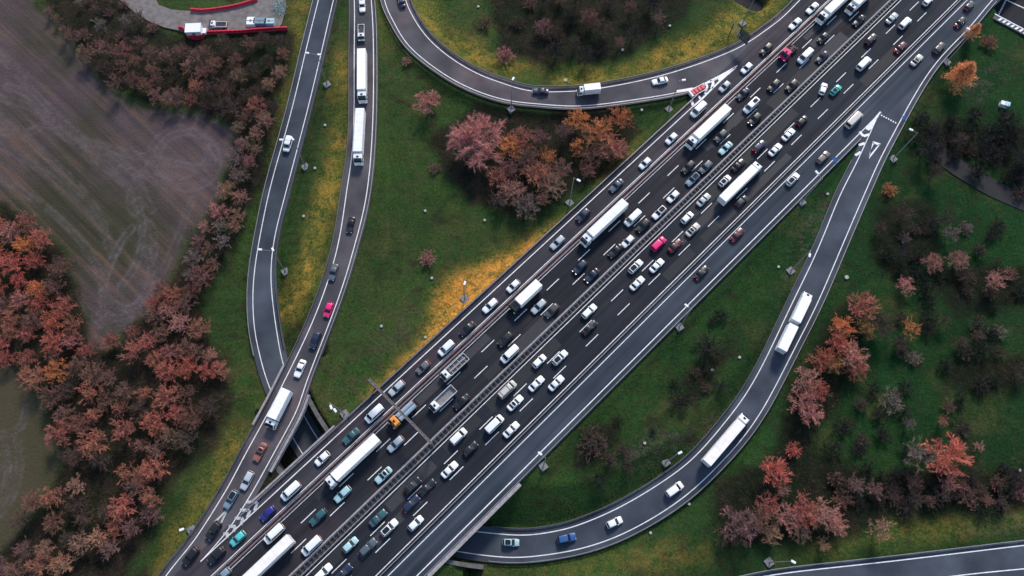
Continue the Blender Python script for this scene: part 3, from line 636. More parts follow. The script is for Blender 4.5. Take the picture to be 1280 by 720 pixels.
# overhead gantry over the left carriageway
ga, gb = np.array([*G(463, 476, 7)]), np.array([*G(538, 553, 7)])
root = empty('sign_gantry', (ga[0], ga[1], float(terrain(ga[0], ga[1])[0])), 0, 'steel gantry beam spanning the left carriageway above the orange truck', 'gantry'); gz = root.location.z
d = gb - ga; L_ = np.hypot(*d); d /= L_; nn = np.array([-d[1], d[0]])
def gl(u, v, z): return (d[0]*u + nn[0]*v, d[1]*u + nn[1]*v, z - gz)
b = MB()
for v, z in ((-.24,6.6),(.24,6.6),(-.24,7.3),(.24,7.3)): b.tube([gl(-.5, v, z), gl(L_+.4, v, z)], .09, 5)
for k in range(int(L_/1.1)):
    u = k*1.1; b.tube([gl(u,-.3,7.3), gl(u+1.1,.3,7.3)], .05, 4); b.tube([gl(u,-.3,6.6), gl(u+.55,-.3,7.3)], .05, 4); b.tube([gl(u,.3,6.6), gl(u+.55,.3,7.3)], .05, 4)
b.quad(gl(-.5,-.18,7.28), gl(L_+.4,-.18,7.28), gl(L_+.4,.18,7.28), gl(-.5,.18,7.28)); b.build('beam', M['gantry'], root)
for u in (0.0, L_): b = MB(); b.box(*(lambda p: (p[0]-.2, p[0]+.2, p[1]-.2, p[1]+.2))(gl(u, 0, 0)), -.2 if u == 0 else -gz, 7.3-gz); b.build('leg', M['gantry'], root)
# direction sign panel on its bracket at the top slip road
x, y, z = ground(911, 45); root = empty('road_sign', (x, y, z), 0, 'dark panel road sign on a bracket arm at the top slip road', 'road sign')
b = MB(); b.tube([(0,0,0),(0,0,6.2)], .16, 8); b.build('pole', M['steel_dark'], root)
e = np.array([*G(925, 46, z + 6)]) - (x, y); b = MB(); b.tube([(0,0,6.1),(e[0],e[1],6.1)], .12, 6); b.tube([(0,0,5.2),(e[0],e[1],5.2)], .1, 6); b.build('arm', M['steel_dark'], root)
b = MB(); ax = np.array([math.cos(R(-52)), math.sin(R(-52))]); ay = np.array([-ax[1], ax[0]])
for k in range(6):
    u = -1.6 + k*.66
    c = [(e[0]+1.0+ax[0]*p+ay[0]*q*.35, e[1]+.3+ax[1]*p+ay[1]*q*.35, 6.0+q*1.55+zz) for zz in (0, .12) for p, q in ((u,-1.05),(u+.58,-1.05),(u+.58,1.05),(u,1.05))]
    b.add(c, [(3,2,1,0),(4,5,6,7),(0,1,5,4),(1,2,6,5),(2,3,7,6),(3,0,4,7)])
b.build('panel', M['sign_back'], root)
for px, py, lab in ((1133,148,'small blue sign behind the rail right of the merge nose'), (1046,201,'small blue sign on the grass left of the merge nose')):
    x, y, z = ground(px, py, 1.6); root = empty('road_sign', (x, y, z), 0, lab, 'road sign', 'small blue signs')
    b = MB(); b.tube([(0,0,-.2),(0,0,2.2)], .06, 6); b.build('pole', M['steel'], root); b = MB(); b.box(-.6,.6,-.06,.06,1.1,2.2); o = b.build('panel', M['blue_sign'], root); o.rotation_euler = (R(-50),0,.6); o.location = (0,-.9,.9)
MH = [(406.7,157,'on grass between the two left slip roads, below the topmost lamp'),(394,210.7,'beside the middle double lamp of the sunken road'),(380,270.7,'on grass between the left slip roads above the lowest double lamp'),(531.7,264,'on dark grass above the lone pink bush'),(540,348,'on dark grass below the lone pink bush'),(606,275.7,'on grass left of the tree clump'),(598,9,'on grass inside the top curve near the frame edge'),(837,33,'on dark grass at the top, right of the bushes'),(778,63,'on the grass above the white van slip road'),(802,138,'on the grass wedge right of the orange trees'),(706.7,101,'in yellow grass above the dark blue car'),(972.7,334,'inside the lower right loop left of the lamp'),(1057.7,347,'outside the right loop by the guard rail'),(1034,243,'between collector road and loop near the nose'),(805.7,554,'in the middle of the lower right loop'),(650,606.7,'beside the bridge parapet'),(813,666,'on grass outside the loop at the bottom'),(890,463,'in the dark scrub patch inside the loop'),(924,447,'inside the loop near the curve guard rail'),(532,542-120,'beside the diverging track in dark grass'),(861,630,'just outside the outer loop guard rail'),(1274,588,'at the right edge in dark grass'),(477,408,'on the grass by the faint path')]
for px, py, lab in MH:
    x, y, z = ground(px, py); b = MB(); b.cyl((0,0,.2), (0,0,1), .36 if px not in (706.7, 1057.7) else .55, .5, 12); o = b.build('manhole', M['manhole']); o.location = (x, y, z); tag(o, 'pale round concrete manhole ' + lab, 'manhole', 'concrete manholes in the grass')
# crash cushion at the gore
x, y = G(872, 113, .5); root = empty('crash_cushion', (x, y, 0), MW_ANG - .22, 'red crash cushion with white frame on the gore nose', 'crash cushion')
for k in range(4): b = MB(); b.bbox(-2.2+k*1.15, -1.2+k*1.15, -.8+.05*k, .8-.05*k, .1, 1.05, .1); b.build('cushion_segment', M['red_plastic'], root)
b = MB(); b.box(-2.3,2.9,.9,1.05,.3,.75); b.box(-2.3,2.9,-1.05,-.9,.3,.75); b.box(-2.75,-2.3,-1.1,1.1,.0,1.15); b.build('side_rail', M['white_plastic'], root)
gm = MB(); pv(gm, [(921.7,81.7),(899,102.5),(897,98),(899.5,95.8)], .02)
def thick(mbx, pts, wd, z): line_strip(mbx, np.array([[*G(x, y, 0), z] for x, y in cr(pts, 24)]), wd, 0)
for q, w_ in (([(919,84),(905,92),(880,105),(866,111.5)], .5), ([(919,84.5),(897,104),(877,124),(866.5,133)], .5), ([(887.5,101.5),(891.5,103),(889.5,110.5)], .75), ([(880,105.5),(884,107.5),(881,117.5)], .6), ([(846,114.5),(858,112.5),(866,111)], .9), ([(864,125),(866.5,132)], .8), ([(873,119.5),(876,124)], .6)): thick(gm, q, w_, .024)
gm.build('gore_marking', M['paint'], main)

# ---------------------------------------------------------------- vehicles
def wheelset(xs, yo, r, wd=.22):
    b = MB(); b.cyl((0,0,0), (0,1,0), r, wd, 14); b.cyl((0,0,0), (0,1,0), r*.55, wd+.03, 10); return b.mesh('wheel', M['tyre'])
WH = {r: wheelset(None, None, r, wd) for r, wd in ((.32,.22),(.36,.25),(.5,.32))}
def car_spec(L, W, H, nose, tail, belt, wsb, wst, rwt, rwb, hood=None):
    """parts of one kind of car: L,W,H; nose/tail heights; belt height; windscreen base/top and rear window top/base along x"""
    hl, hw = L/2, W/2; P = []
    hood = hood or belt - .08
    b = MB(); rings = []
    xs = [-hl, -hl+.06, -hl+.22, -hl+.6, rwb, 0, wsb, hl-.75, hl-.3, hl-.1, hl]
    for x in sorted(set(xs)):
        e = min(x + hl, hl - x); f = 1 - .30*max(0, 1 - e/.55)**2
        if x >= wsb: zt = hood + (nose - hood) * ((x - wsb)/(hl - wsb))**1.6
        elif x <= rwb: zt = belt + (tail - belt) * ((rwb - x)/max(hl + rwb, .05))**1.5
        else: zt = belt + (hood - belt) * max(0, (x - 0)/(wsb) if wsb > 0 else 0) if x > 0 else belt
        zb = .22 + .18*max(0, 1 - e/.35); zt2 = zt - (.22 if e < .01 else .06 if e < .08 else 0); w_ = hw*f
        rings.append([(x,-w_*.9,zb),(x,-w_*.99,zb+.16),(x,-w_,zb+.5*(zt2-zb)),(x,-w_*.96,zt2-.07),(x,-w_*.84,zt2-.005),(x,0,zt2+.02),(x,w_*.84,zt2-.005),(x,w_*.96,zt2-.07),(x,w_,zb+.5*(zt2-zb)),(x,w_*.99,zb+.16),(x,w_*.9,zb)])
    b.loft(rings)
    # roof with pillars
    wb, wt = hw*.94, hw*.81; zt = H - .04; zb = belt - .06
    cor = lambda x0, x1, w0, z, r: [(x0,-w0+r,z),(x0+r,-w0,z),((x0+x1)/2,-w0*1.02,z),(x1-r,-w0,z),(x1,-w0+r,z),(x1+.05,0,z),(x1,w0-r,z),(x1-r,w0,z),((x0+x1)/2,w0*1.02,z),(x0+r,w0,z),(x0,w0-r,z),(x0-.05,0,z)]
    b.loft([cor(rwb, wsb, wb, zb, .12), cor(rwt, wst, wt, zt-.05, .14), cor(rwt+.07, wst-.1, wt*.93, zt, .16), cor(rwt+.35, wst-.4, wt*.6, zt+.035, .2)])
    P.append(('body', b.mesh('body', M['carpaint'], True), 'paint', None))
    def lerp(a, c, t): return tuple(a[i] + (c[i]-a[i])*t for i in range(3))
    def pane(nm, A, B, Cc, D, n_):                              # glass panel a few mm proud of the pillar frame
        A, B, Cc, D = map(Vector, (A, B, Cc, D)); nv = ((B-A).cross(D-A)).normalized()
        if nv.dot(Vector(n_)) < 0: nv = -nv
        g = MB(); o1 = nv*.035; o0 = -nv*.03
        g.loft([[tuple(p+o0) for p in (A,B,Cc,D)], [tuple(p+o1) for p in (A,B,Cc,D)]]); P.append((nm, g.mesh(nm, M['glass']), None, None))
    f0, f1 = .06, .94
    def fr(t): x = wsb + (wst-wsb)*t; y = wb + (wt-wb)*t; return x+.03, y, zb + (zt-.05-zb)*t
    def rr(t): x = rwb + (rwt-rwb)*t; y = wb + (wt-wb)*t; return x-.03, y, zb + (zt-.05-zb)*t
    (xa, ya, za), (xb, yb, zb_) = fr(.12), fr(.95); pane('windscreen', (xa,-ya*.9,za), (xa,ya*.9,za), (xb,yb*.86,zb_), (xb,-yb*.86,zb_), (1,0,.5))
    (xa, ya, za), (xb, yb, zb_) = rr(.2), rr(.92); pane('rear_window', (xa,-ya*.86,za), (xa,ya*.86,za), (xb,yb*.82,zb_), (xb,-yb*.82,zb_), (-1,0,.5))
    for s in (1, -1):
        t0, t1 = .2, .88; z0, z1 = zb + (zt-.05-zb)*t0, zb + (zt-.05-zb)*t1; y0, y1 = (wb + (wt-wb)*t0)*1.0, (wb + (wt-wb)*t1)*1.0
        x0, x1 = rwb + (rwt-rwb)*t0 + .28, rwb + (rwt-rwb)*t1 + .25; x2, x3 = wsb + (wst-wsb)*t0 - .25, wsb + (wst-wsb)*t1 - .22
        pane('side_window', (x0,s*y0,z0), (x2,s*y0,z0), (x3,s*y1,z1), (x1,s*y1,z1), (0,s,.3))
    for s in (1, -1):
        g = MB(); g.bbox(-.2, .07, -.2, .2, -.09, .1, .04); P.append(('headlight', g.mesh('headlight', M['headlamp']), 'head', (hl-.09, s*hw*.58, nose-.17)))
        g = MB(); g.bbox(-.05, .16, -.2, .2, -.1, .14, .03); P.append(('tail_light', g.mesh('tail_light', M['taillamp']), 'tail', (-hl+.03, s*hw*.55, tail-.30)))
        g = MB(); g.bbox(-.08, .08, -.11, .11, -.08, .08, .03); P.append(('wing_mirror', g.mesh('wing_mirror', M['carpaint']), 'paint', (wsb-.28, s*(hw+.02), belt+.05)))
    for x in (hl-.82, -hl+.78):
        for s in (1, -1): P.append(('wheel', WH[.36] if H > 1.6 else WH[.32], None, (x, s*(hw-.11), .36 if H > 1.6 else .32)))
    g = MB(); g.loft([cor(rwt+.2, wst-.2, wt*.82, zt-.02, .14), cor(rwt+.22, wst-.22, wt*.8, zt+.045, .14)]); 
    roof = ('sunroof', g.mesh('sunroof', M['glass']), None, None)
    g = MB()
    for s in (1, -1): g.tube([(rwt+.2, s*wt*.86, zt-.02),(rwt+.35, s*wt*.86, zt+.1),(wst-.35, s*wt*.86, zt+.1),(wst-.2, s*wt*.86, zt-.02)], .035, 5)
    for x in (rwt+.7, wst-.8): g.box(x-.05, x+.05, -wt*.85, wt*.85, zt+.08, zt+.14)
    rack = ('roof_rack', g.mesh('roof_rack', M['steel_dark']), None, None)
    return P, roof, rack
KIND = {
 'hatchback': car_spec(4.15, 1.80, 1.48, .78, .98, .96, .95, .15, -1.55, -1.98),
 'saloon': car_spec(4.75, 1.85, 1.44, .76, .95, .93, .85, .05, -1.05, -1.72),
 'estate_car': car_spec(4.75, 1.84, 1.50, .77, 1.0, .95, .95, .12, -1.95, -2.28),
 'suv': car_spec(4.60, 1.95, 1.70, .95, 1.1, 1.08, .95, .25, -1.80, -2.15),
 'minivan': car_spec(4.85, 2.0, 1.85, .92, 1.1, 1.05, 1.45, .65, -2.15, -2.36),
 'van': car_spec(5.4, 2.1, 2.2, 1.05, 1.25, 1.2, 1.85, 1.15, -2.6, -2.66),
 'minibus': car_spec(6.4, 2.2, 2.6, 1.15, 1.35, 1.3, 2.55, 1.95, -3.1, -3.16)}
COL = {'white': (.78,.80,.80), 'silver': (.42,.46,.49), 'grey': (.12,.125,.13), 'dark grey': (.045,.048,.054), 'black': (.011,.011,.013), 'dark blue': (.012,.022,.055), 'blue': (.03,.09,.24), 'royal blue': (.022,.02,.20),
       'teal': (.03,.10,.115), 'pale teal': (.36,.56,.58), 'turquoise': (.07,.50,.48), 'magenta': (.70,.013,.15), 'dark red': (.085,.012,.022), 'orange': (.80,.30,.05), 'copper': (.30,.10,.07), 'beige': (.52,.50,.46), 'brown grey': (.15,.13,.125), 'steel blue': (.17,.25,.31), 'blue grey': (.075,.10,.125)}
def obj(nm, me, parent, col=None, loc=None):
    o = bpy.data.objects.new(nm, me); C.objects.link(o); o.parent = parent
    if loc is not None: o.location = loc
    if col: o.color = (*col, 1)
    return o
# one lorry cab, trailers, small trucks: meshes shared between all trucks
def cab_parts(x0, W=2.45, H=3.45, L=2.1, nose=0.0):             # cab from x0-L to x0
    hw = W/2; P = []; b = MB()
    ring = lambda x, z0, z1, i: [(x,-hw+i,z0),(x,hw-i,z0),(x,hw-i,z1-.2),(x,hw-i-.22,z1),(x,-hw+i+.22,z1),(x,-hw+i,z1-.2)]
    b.loft([ring(x0-L,.7,H-.1,0.03), ring(x0-L+.12,.6,H,0), ring(x0-.75,.45,H-.12,0), ring(x0-.28,.4,H-.65,0), ring(x0-.02,.4,H*.60,.03), ring(x0,.45,H*.45,.12)])
    P.append(('cab', b.mesh('cab', M['carpaint'], False), 'paint', None))
    g = MB(); q = [(x0-.70,-hw*.84,H-.17),(x0-.70,hw*.84,H-.17),(x0-.25,hw*.9,H-.68),(x0-.02,hw*.9,H*.60),(x0-.02,-hw*.9,H*.60),(x0-.25,-hw*.9,H-.68)]
    g.add([(x+.03,y,z+.03) for x, y, z in q], [(0,1,2,5),(5,2,3,4)]); P.append(('windscreen', g.mesh('windscreen', M['glass']), None, None))
    for s in (1, -1):
        g = MB(); g.box(x0-1.15, x0-.42, s*hw-.02, s*hw+.02, H*.56, H*.80); P.append(('side_window', g.mesh('side_window', M['glass']), None, None))
        g = MB(); g.bbox(-.12, .12, -.1, .1, -.35, .35, .03); P.append(('wing_mirror', g.mesh('wing_mirror', M['black']), None, (x0-.2, s*(hw+.17), H*.66)))
        g = MB(); g.bbox(-.1, .06, -.22, .22, -.12, .12, .03); P.append(('headlight', g.mesh('headlight', M['headlamp']), 'head', (x0-.0, s*hw*.7, .78)))
    g = MB(); g.box(x0-1.4, x0-.95, -.32, .32, H-.06, H+.03); P.append(('roof_hatch', g.mesh('roof_hatch', M['glass']), None, None))
    return P
def box_part(nm, x0, x1, W, z0, H, m_='canvas', ribs=True):
    b = MB(); b.bbox(x0, x1, -W/2, W/2, z0, H, .05)
    o = [(nm, b.mesh(nm, M[m_]), 'canvas', None)]
    if ribs:
        g = MB()
        for k in range(int((x1-x0)/1.35)): x = x0 + .7 + k*1.35; g.box(x-.02, x+.02, -W/2+.08, W/2-.08, H-.01, H+.006)
        for s in (1, -1): g.box(x0+.05, x1-.05, s*(W/2-.06)-.03, s*(W/2-.06)+.03, H-.03, H+.03)
        o.append(('roof_rib', g.mesh('roof_rib', M['roof_rib']), None, None))
        g = MB(); g.box(x0-.04, x0-.005, -W/2+.06, -.03, z0+.05, H-.08); g.box(x0-.04, x0-.005, .03, W/2-.06, z0+.05, H-.08); o.append(('rear_door', g.mesh('rear_door', M['roof_rib']), None, None))
    return o
def under(x0, x1, xs, W=2.45):
    b = MB(); b.box(x0, x1, -.55, .55, .65, 1.05); o = [('chassis', b.mesh('chassis', M['black']), None, None)]
    for x in xs:
        for s in (1, -1): o.append(('wheel', WH[.5], None, (x, s*(W/2-.2), .5)))
    for s in (1, -1): g = MB(); g.box(-.06,.06,-.2,.2,-.1,.1); o.append(('tail_light', g.mesh('tail_light', M['taillamp']), 'tail', (x0-.02, s*W*.38, 1.0)))
    return o
TRUCK = {
 'lorry': cab_parts(8.2, 2.45, 3.5, 2.1) + box_part('trailer', -8.1, 5.6, 2.5, 1.15, 3.95) + under(-8.0, 8.0, (6.9, 3.4, -3.9, -5.2, -6.5)),
 'rigid_lorry': cab_parts(5.0, 2.4, 3.1, 1.9) + box_part('cargo_box', -4.9, 2.85, 2.5, 1.05, 3.75) + under(-4.8, 4.8, (3.9, -2.3, -3.6)),
 'drawbar_lorry': cab_parts(9.2, 2.45, 3.1, 2.0) + box_part('cargo_box', -.4, 6.95, 2.5, 1.05, 3.85) + box_part('trailer', -9.2, -1.6, 2.5, 1.05, 3.85) + under(-9.1, 9.0, (8.0, 2.2, .9, -3.0, -7.4)),
 'box_van': cab_parts(3.3, 2.1, 2.5, 1.8) + box_part('cargo_box', -3.3, 1.35, 2.2, .8, 3.1) + under(-3.2, 3.1, (2.3, -2.1), 2.1),
 'tow_truck': cab_parts(3.0, 2.4, 3.1, 2.3) + under(-3.0, 2.9, (2.0, -1.3, -2.4)),
 'pickup_truck': cab_parts(2.7, 1.95, 1.85, 1.9) + under(-2.7, 2.5, (1.7, -1.7), 1.9)}
def open_bed(x0, x1, W, z0, h, m_in, m_out='carpaint'):
    b = MB(); b.box(x0, x1, -W/2, W/2, z0-.15, z0); o = [('load_bed', b.mesh('load_bed', M[m_in]), None, None)]
    g = MB(); g.box(x0, x1, W/2-.08, W/2, z0+.003, z0+h); g.box(x0, x1, -W/2, -W/2+.08, z0+.003, z0+h); g.box(x0, x0+.08, -W/2+.083, W/2-.083, z0+.003, z0+h); g.box(x1-.08, x1, -W/2+.083, W/2-.083, z0+.003, z0+h+.1)
    o.append(('bed_side', g.mesh('bed_side', M[m_out]), 'paint', None)); return o
def crossers(x0, x1, W, z, m_='steel'):
    g = MB()
    for k in range(4): x = x0 + (k+.5)*(x1-x0)/4; g.box(x-.12, x+.12, -W/2+.12, W/2-.12, z, z+.1)
    g.box(x0+.3, x1-.3, -.25, .25, z+.1, z+.3); return [('load_rack', g.mesh('load_rack', M[m_]), None, None)]
TRUCK['flatbed_truck'] = cab_parts(4.2, 2.2, 2.5, 1.9) + open_bed(-4.1, 2.2, 2.3, 1.1, .45, 'dark_box', 'white_plastic') + crossers(-3.9, 2.0, 2.2, 1.12) + under(-4.0, 4.0, (3.1, -2.2), 2.2)
TRUCK['tipper_truck'] = cab_parts(3.9, 2.2, 2.6, 1.9) + open_bed(-3.8, 1.9, 2.4, 1.1, .9, 'bed_grey', 'white_plastic') + under(-3.7, 3.7, (2.8, -2.0), 2.2)
TRUCK['tow_truck'] += crossers(-2.9, .5, 2.2, 1.06, 'black')
TRUCK['pickup_truck'] += open_bed(-2.65, .75, 1.9, .85, .45, 'bed_grey')
b = MB()
for s in (-.55, .55): b.tube([(-3.6, s, 1.75),(1.6, s, 1.75)], .55, 12)
TRUCK['tank_truck'] = cab_parts(4.1, 2.4, 2.9, 2.1) + [('tank', b.mesh('tank', simple('tank_metal', (.38,.46,.52), .3, .4)), None, None)] + under(-3.9, 4.0, (3.0, -1.6, -2.8))
WORDS = {'hatchback':'hatchback','saloon':'saloon','estate_car':'estate car','suv':'SUV','minivan':'people carrier','van':'van','minibus':'minibus','lorry':'articulated lorry','rigid_lorry':'box lorry','drawbar_lorry':'lorry with trailer','box_van':'box van','tow_truck':'short truck','pickup_truck':'pickup','flatbed_truck':'flatbed truck','tipper_truck':'open bed truck','tank_truck':'truck carrying silver cylinders'}
H_, S_, E_, U_, V_, N_ = 'hatchback', 'saloon', 'estate_car', 'suv', 'van', 'minivan'
VEH = [ # view x, view y, kind, colour, road, options
 (1160,1,H_,'white','M2',''),(1115,22.5,S_,'silver','M2',''),(1131,29,N_,'white','M2',''),(1089,49,U_,'black','M2','b'),(1126,59,S_,'dark red','M2','t'),(1080,79,V_,'white','M2',''),
 (1212,7,H_,'dark grey','C2',''),(1201,27.5,S_,'black','C2','t'),(1174,60,U_,'dark grey','C2',''),(1146,75,S_,'beige','C2','r'),(1068,149,'minibus','beige','C2',''),(1029,196.5,E_,'brown grey','C2',''),(991,224,E_,'white','C2','r'),(921.5,293,S_,'dark red','C2','t'),(877,340.6,S_,'black','C2','t'),
 (1015.5,10,S_,'white','C1',''),(994,29.5,S_,'white','C1',''),(958,61.5,U_,'black','C1',''),(933.5,85,H_,'white','C1',''),(906,108,H_,'silver','C1',''),(873,137,V_,'white','C1',''),(839.5,173,H_,'white','C1',''),(806.5,204,H_,'white','C1',''),(770.5,231.7,S_,'blue grey','C1',''),(729,269,U_,'dark blue','C1',''),(697,303,E_,'silver','C1',''),(641.7,357.5,H_,'white','C1',''),(612.7,382,E_,'white','C1',''),(584,411,S_,'black','C1','t'),(558,435,N_,'white','C1',''),(529,459,H_,'grey','C1','t'),(496,485,E_,'silver','C1','t'),(468,517,V_,'white','C1',''),(439,545,S_,'teal','C1',''),(403,573,H_,'white','C1',''),(363.5,613.5,V_,'white','C1',''),(335,641.5,H_,'royal blue','C1',''),(297.5,673,H_,'turquoise','C1',''),(271,694,U_,'black','C1',''),
 (1046,5,'lorry','white','M1',''),(1074,1,'rigid_lorry','white','M1',''),(1074,25.5,S_,'black','M1','r'),(1029,47,H_,'black','M1',''),(986,64.5,'tow_truck','magenta','M1',''),(1006.5,70,V_,'white','M1',''),(1028,71,S_,'dark blue','M1','r'),(967.5,107,U_,'black','M1',''),(990,107,U_,'black','M1','t'),(929,117,S_,'dark blue','M1',''),(939,132,V_,'white','M1','h'),(943.5,149,U_,'black','M1','l'),(885,159,'lorry','white','M1',''),(901,170,U_,'dark grey','M1',''),(907,185,S_,'pale teal','M1',''),(860.5,209,U_,'black','M1',''),(882,209,U_,'blue grey','M1',''),(866,224,E_,'steel blue','M1','r'),(841.5,245.5,H_,'white','M1',''),(824,265.6,E_,'white','M1','r'),(755,279,'lorry','white','M1',''),(791,272.5,V_,'white','M1',''),(804,282,U_,'black','M1',''),(785,301.5,H_,'white','M1',''),(769.5,313.5,S_,'black','M1',''),(725,334,U_,'dark blue','M1','l'),(740,344,S_,'dark blue','M1','l'),(657,371,'rigid_lorry','black','M1',''),(673.5,383,E_,'silver','M1',''),(690,388.5,U_,'dark grey','M1',''),(632,424,U_,'black','M1','b'),(637,442.5,V_,'white','M1',''),(568.5,459.6,'flatbed_truck','white','M1',''),(554,499,'tipper_truck','white','M1',''),(577,502,S_,'black','M1',''),(504.5,517.5,'tank_truck','orange','M1',''),(494.6,554.8,E_,'silver','M1',''),(441,577,'lorry','white','M1',''),(479.3,594,S_,'pale teal','M1','r'),(428.4,617.5,E_,'pale teal','M1',''),(398,646,E_,'teal','M1',''),(342.5,667,V_,'white','M1',''),(389.6,682,V_,'white','M1',''),(331,705,'lorry','white','M1',''),(279,719,H_,'steel blue','M1',''),
 (1029,111,H_,'white','M2','y'),(1044.5,112.5,H_,'turquoise','M2','r'),(1003,151,H_,'black','M2',''),(985.5,168,S_,'white','M2',''),(969,187,S_,'white','M2',''),(949,183,U_,'dark blue','M2','t'),(923,206,S_,'black','M2','b'),(906,226,H_,'white','M2','r'),(925,229,'lorry','white','M2',''),(879.5,249.6,S_,'silver','M2',''),(859,272,H_,'white','M2',''),(866,287,S_,'beige','M2','r'),(927,251,H_,'dark grey','M2',''),(823,305,N_,'magenta','M2',''),(844,307,S_,'dark red','M2',''),(821,331.8,S_,'white','M2',''),(794.5,333,E_,'white','M2','r'),(796.5,354,S_,'white','M2',''),(736.5,389,E_,'white','M2',''),(737,409.5,S_,'black','M2',''),(674,451.5,H_,'white','M2','g'),(699.8,447,E_,'white','M2','r'),(670.5,479.5,S_,'white','M2',''),(695.3,478.7,S_,'white','M2',''),(634,486.8,V_,'beige','M2','k'),(644,503.5,S_,'white','M2','r'),(618,530,V_,'white','M2',''),(639,537,S_,'white','M2',''),(573,545.6,N_,'white','M2',''),(588,561,H_,'black','M2',''),(562,587,S_,'white','M2',''),(516,607,U_,'black','M2','k'),(534,609.5,S_,'black','M2','g'),(514,629.5,E_,'dark blue','M2','t'),(519.6,654,H_,'white','M2',''),(472.5,647.5,S_,'teal','M2',''),(486.5,659.5,E_,'white','M2','r'),(437.8,681,H_,'pale teal','M2',''),(460,684,E_,'blue grey','M2',''),(404,715.5,E_,'white','M2',''),(429,716,S_,'dark blue','M2',''),
 (452.7,6.7,S_,'white','R1',''),(451.7,41,'pickup_truck','white','R1',''),(453,95,'lorry','white','R1',''),(449.5,171,'lorry','white','R1',''),(438.2,280.7,S_,'black','R1','r'),(416.7,340,S_,'blue grey','R1',''),(410.7,387,H_,'magenta','R1',''),(394,425,U_,'dark blue','R1',''),(375,460.7,S_,'white','R1',''),(348.5,511,'rigid_lorry','white','R1',''),(325,565,S_,'copper','R1','r'),(309,600.5,E_,'silver','R1',''),(288.5,624,E_,'steel blue','R1','r'),(267,663,U_,'black','R1',''),(238.5,695,U_,'black','R1',''),
 (360,180,N_,'white','R2',''),(638.5,678,H_,'pale teal','R2','r'),(708,672.7,U_,'blue','R2',''),(768,653,H_,'white','R2',''),(843,611.7,N_,'white','R2',''),(907,549.5,'lorry','white','R2',''),(993,402,'drawbar_lorry','white','R2',''),
 (501.5,1,S_,'dark blue','R3',''),(675.7,114,S_,'dark blue','R3',''),(735.7,112.7,'box_van','white','R3',''),(825,101,S_,'white','R3',''),
 (273,31.5,'pickup_truck','white','SITE','a'),
]
def lane_of(road, t, s):
    if road == 'M1': return 'outer' if t > lat(D1, s) else 'middle' if t > lat(D2, s) else 'median'
    if road == 'M2': return 'median' if t > lat(D3, s) else 'middle' if t > lat(D4, s) else 'outer'
    return ''
PLACE = {('M1','outer'): "left carriageway's outer lane", ('M1','middle'): "left carriageway's middle lane", ('M1','median'): "left carriageway's median lane", ('M2','outer'): "right carriageway's outer lane", ('M2','middle'): "right carriageway's middle lane", ('M2','median'): "right carriageway's median lane",
         ('C1',''): 'left collector road', ('C2',''): 'right collector road', ('R1',''): 'upper left slip road', ('R2',''): 'loop slip road', ('R3',''): 'top curved slip road', ('SITE',''): 'construction track'}
GROUPS = {'M1': 'vehicles jammed on the left carriageway', 'M2': 'vehicles jammed on the right carriageway', 'C1': 'vehicles on the left collector road', 'C2': 'vehicles on the right collector road', 'R1': 'vehicles on the upper left slip road', 'R2': 'vehicles on the loop slip road', 'R3': 'vehicles on the top slip road', 'SITE': 'vehicles on the construction track'}
def heading(road, p):
    if road == 'M1' : return math.atan2(-MW_DIR[1], -MW_DIR[0])
    if road == 'M2' : return MW_ANG
    if road == 'C2':
        k = int(np.argmin(np.hypot(*(R2.c - p).T))); s_, t_ = st(p)
        return MW_ANG
    if road == 'C1':
        a, b = G(*P1[0]), G(*P1[1]); return math.atan2(a[1]-b[1], a[0]-b[0])
    rd = {'R1': R1, 'R2': R2, 'R3': R3}[road]; k = int(np.argmin(np.hypot(*(rd.c - p).T))); t_ = rd.t[k]
    if road == 'R3': t_ = -t_
    return math.atan2(t_[1], t_[0])
recs = []
for x, y, kind, col, road, opt in VEH:
    hh = {'lorry': 2.0, 'rigid_lorry': 1.9, 'drawbar_lorry': 2.0, 'van': 1.0, 'minibus': 1.2, 'box_van': 1.4, 'tank_truck': 1.2, 'tow_truck': 1.3}.get(kind, .7)
    z = 0.0
    if road == 'SITE': z = SITE_Z
    for _ in range(4):
        p = G(x, y, z + hh)
        if road == 'R2': z = float(R2.z[int(np.argmin(np.hypot(*(R2.c - p).T)))])
    s_, t_ = st(p); s_ = float(s_); t_ = float(t_)
    # keep neighbouring lanes apart: nothing stands on a barrier
    ln = lane_of(road, t_, s_)
    yaw = R(3 if opt == 'a' else 178) if road == 'SITE' else heading(road, p)
    if 'y' in opt: yaw += R(22)
    if road == 'SITE' and opt == 'a': yaw = math.pi
    recs.append(dict(p=p, z=z, kind=kind, col=col, road=road, lane=ln, opt=opt, yaw=yaw, s=(x, y), w=col + ' ' + WORDS[kind]))
ORD = ['', 'second', 'third', 'fourth', 'fifth', 'sixth', 'seventh', 'eighth', 'ninth', 'tenth', 'eleventh', 'twelfth']
seq = {}
for r in recs: seq.setdefault((r['road'], r['lane']), []).append(r)
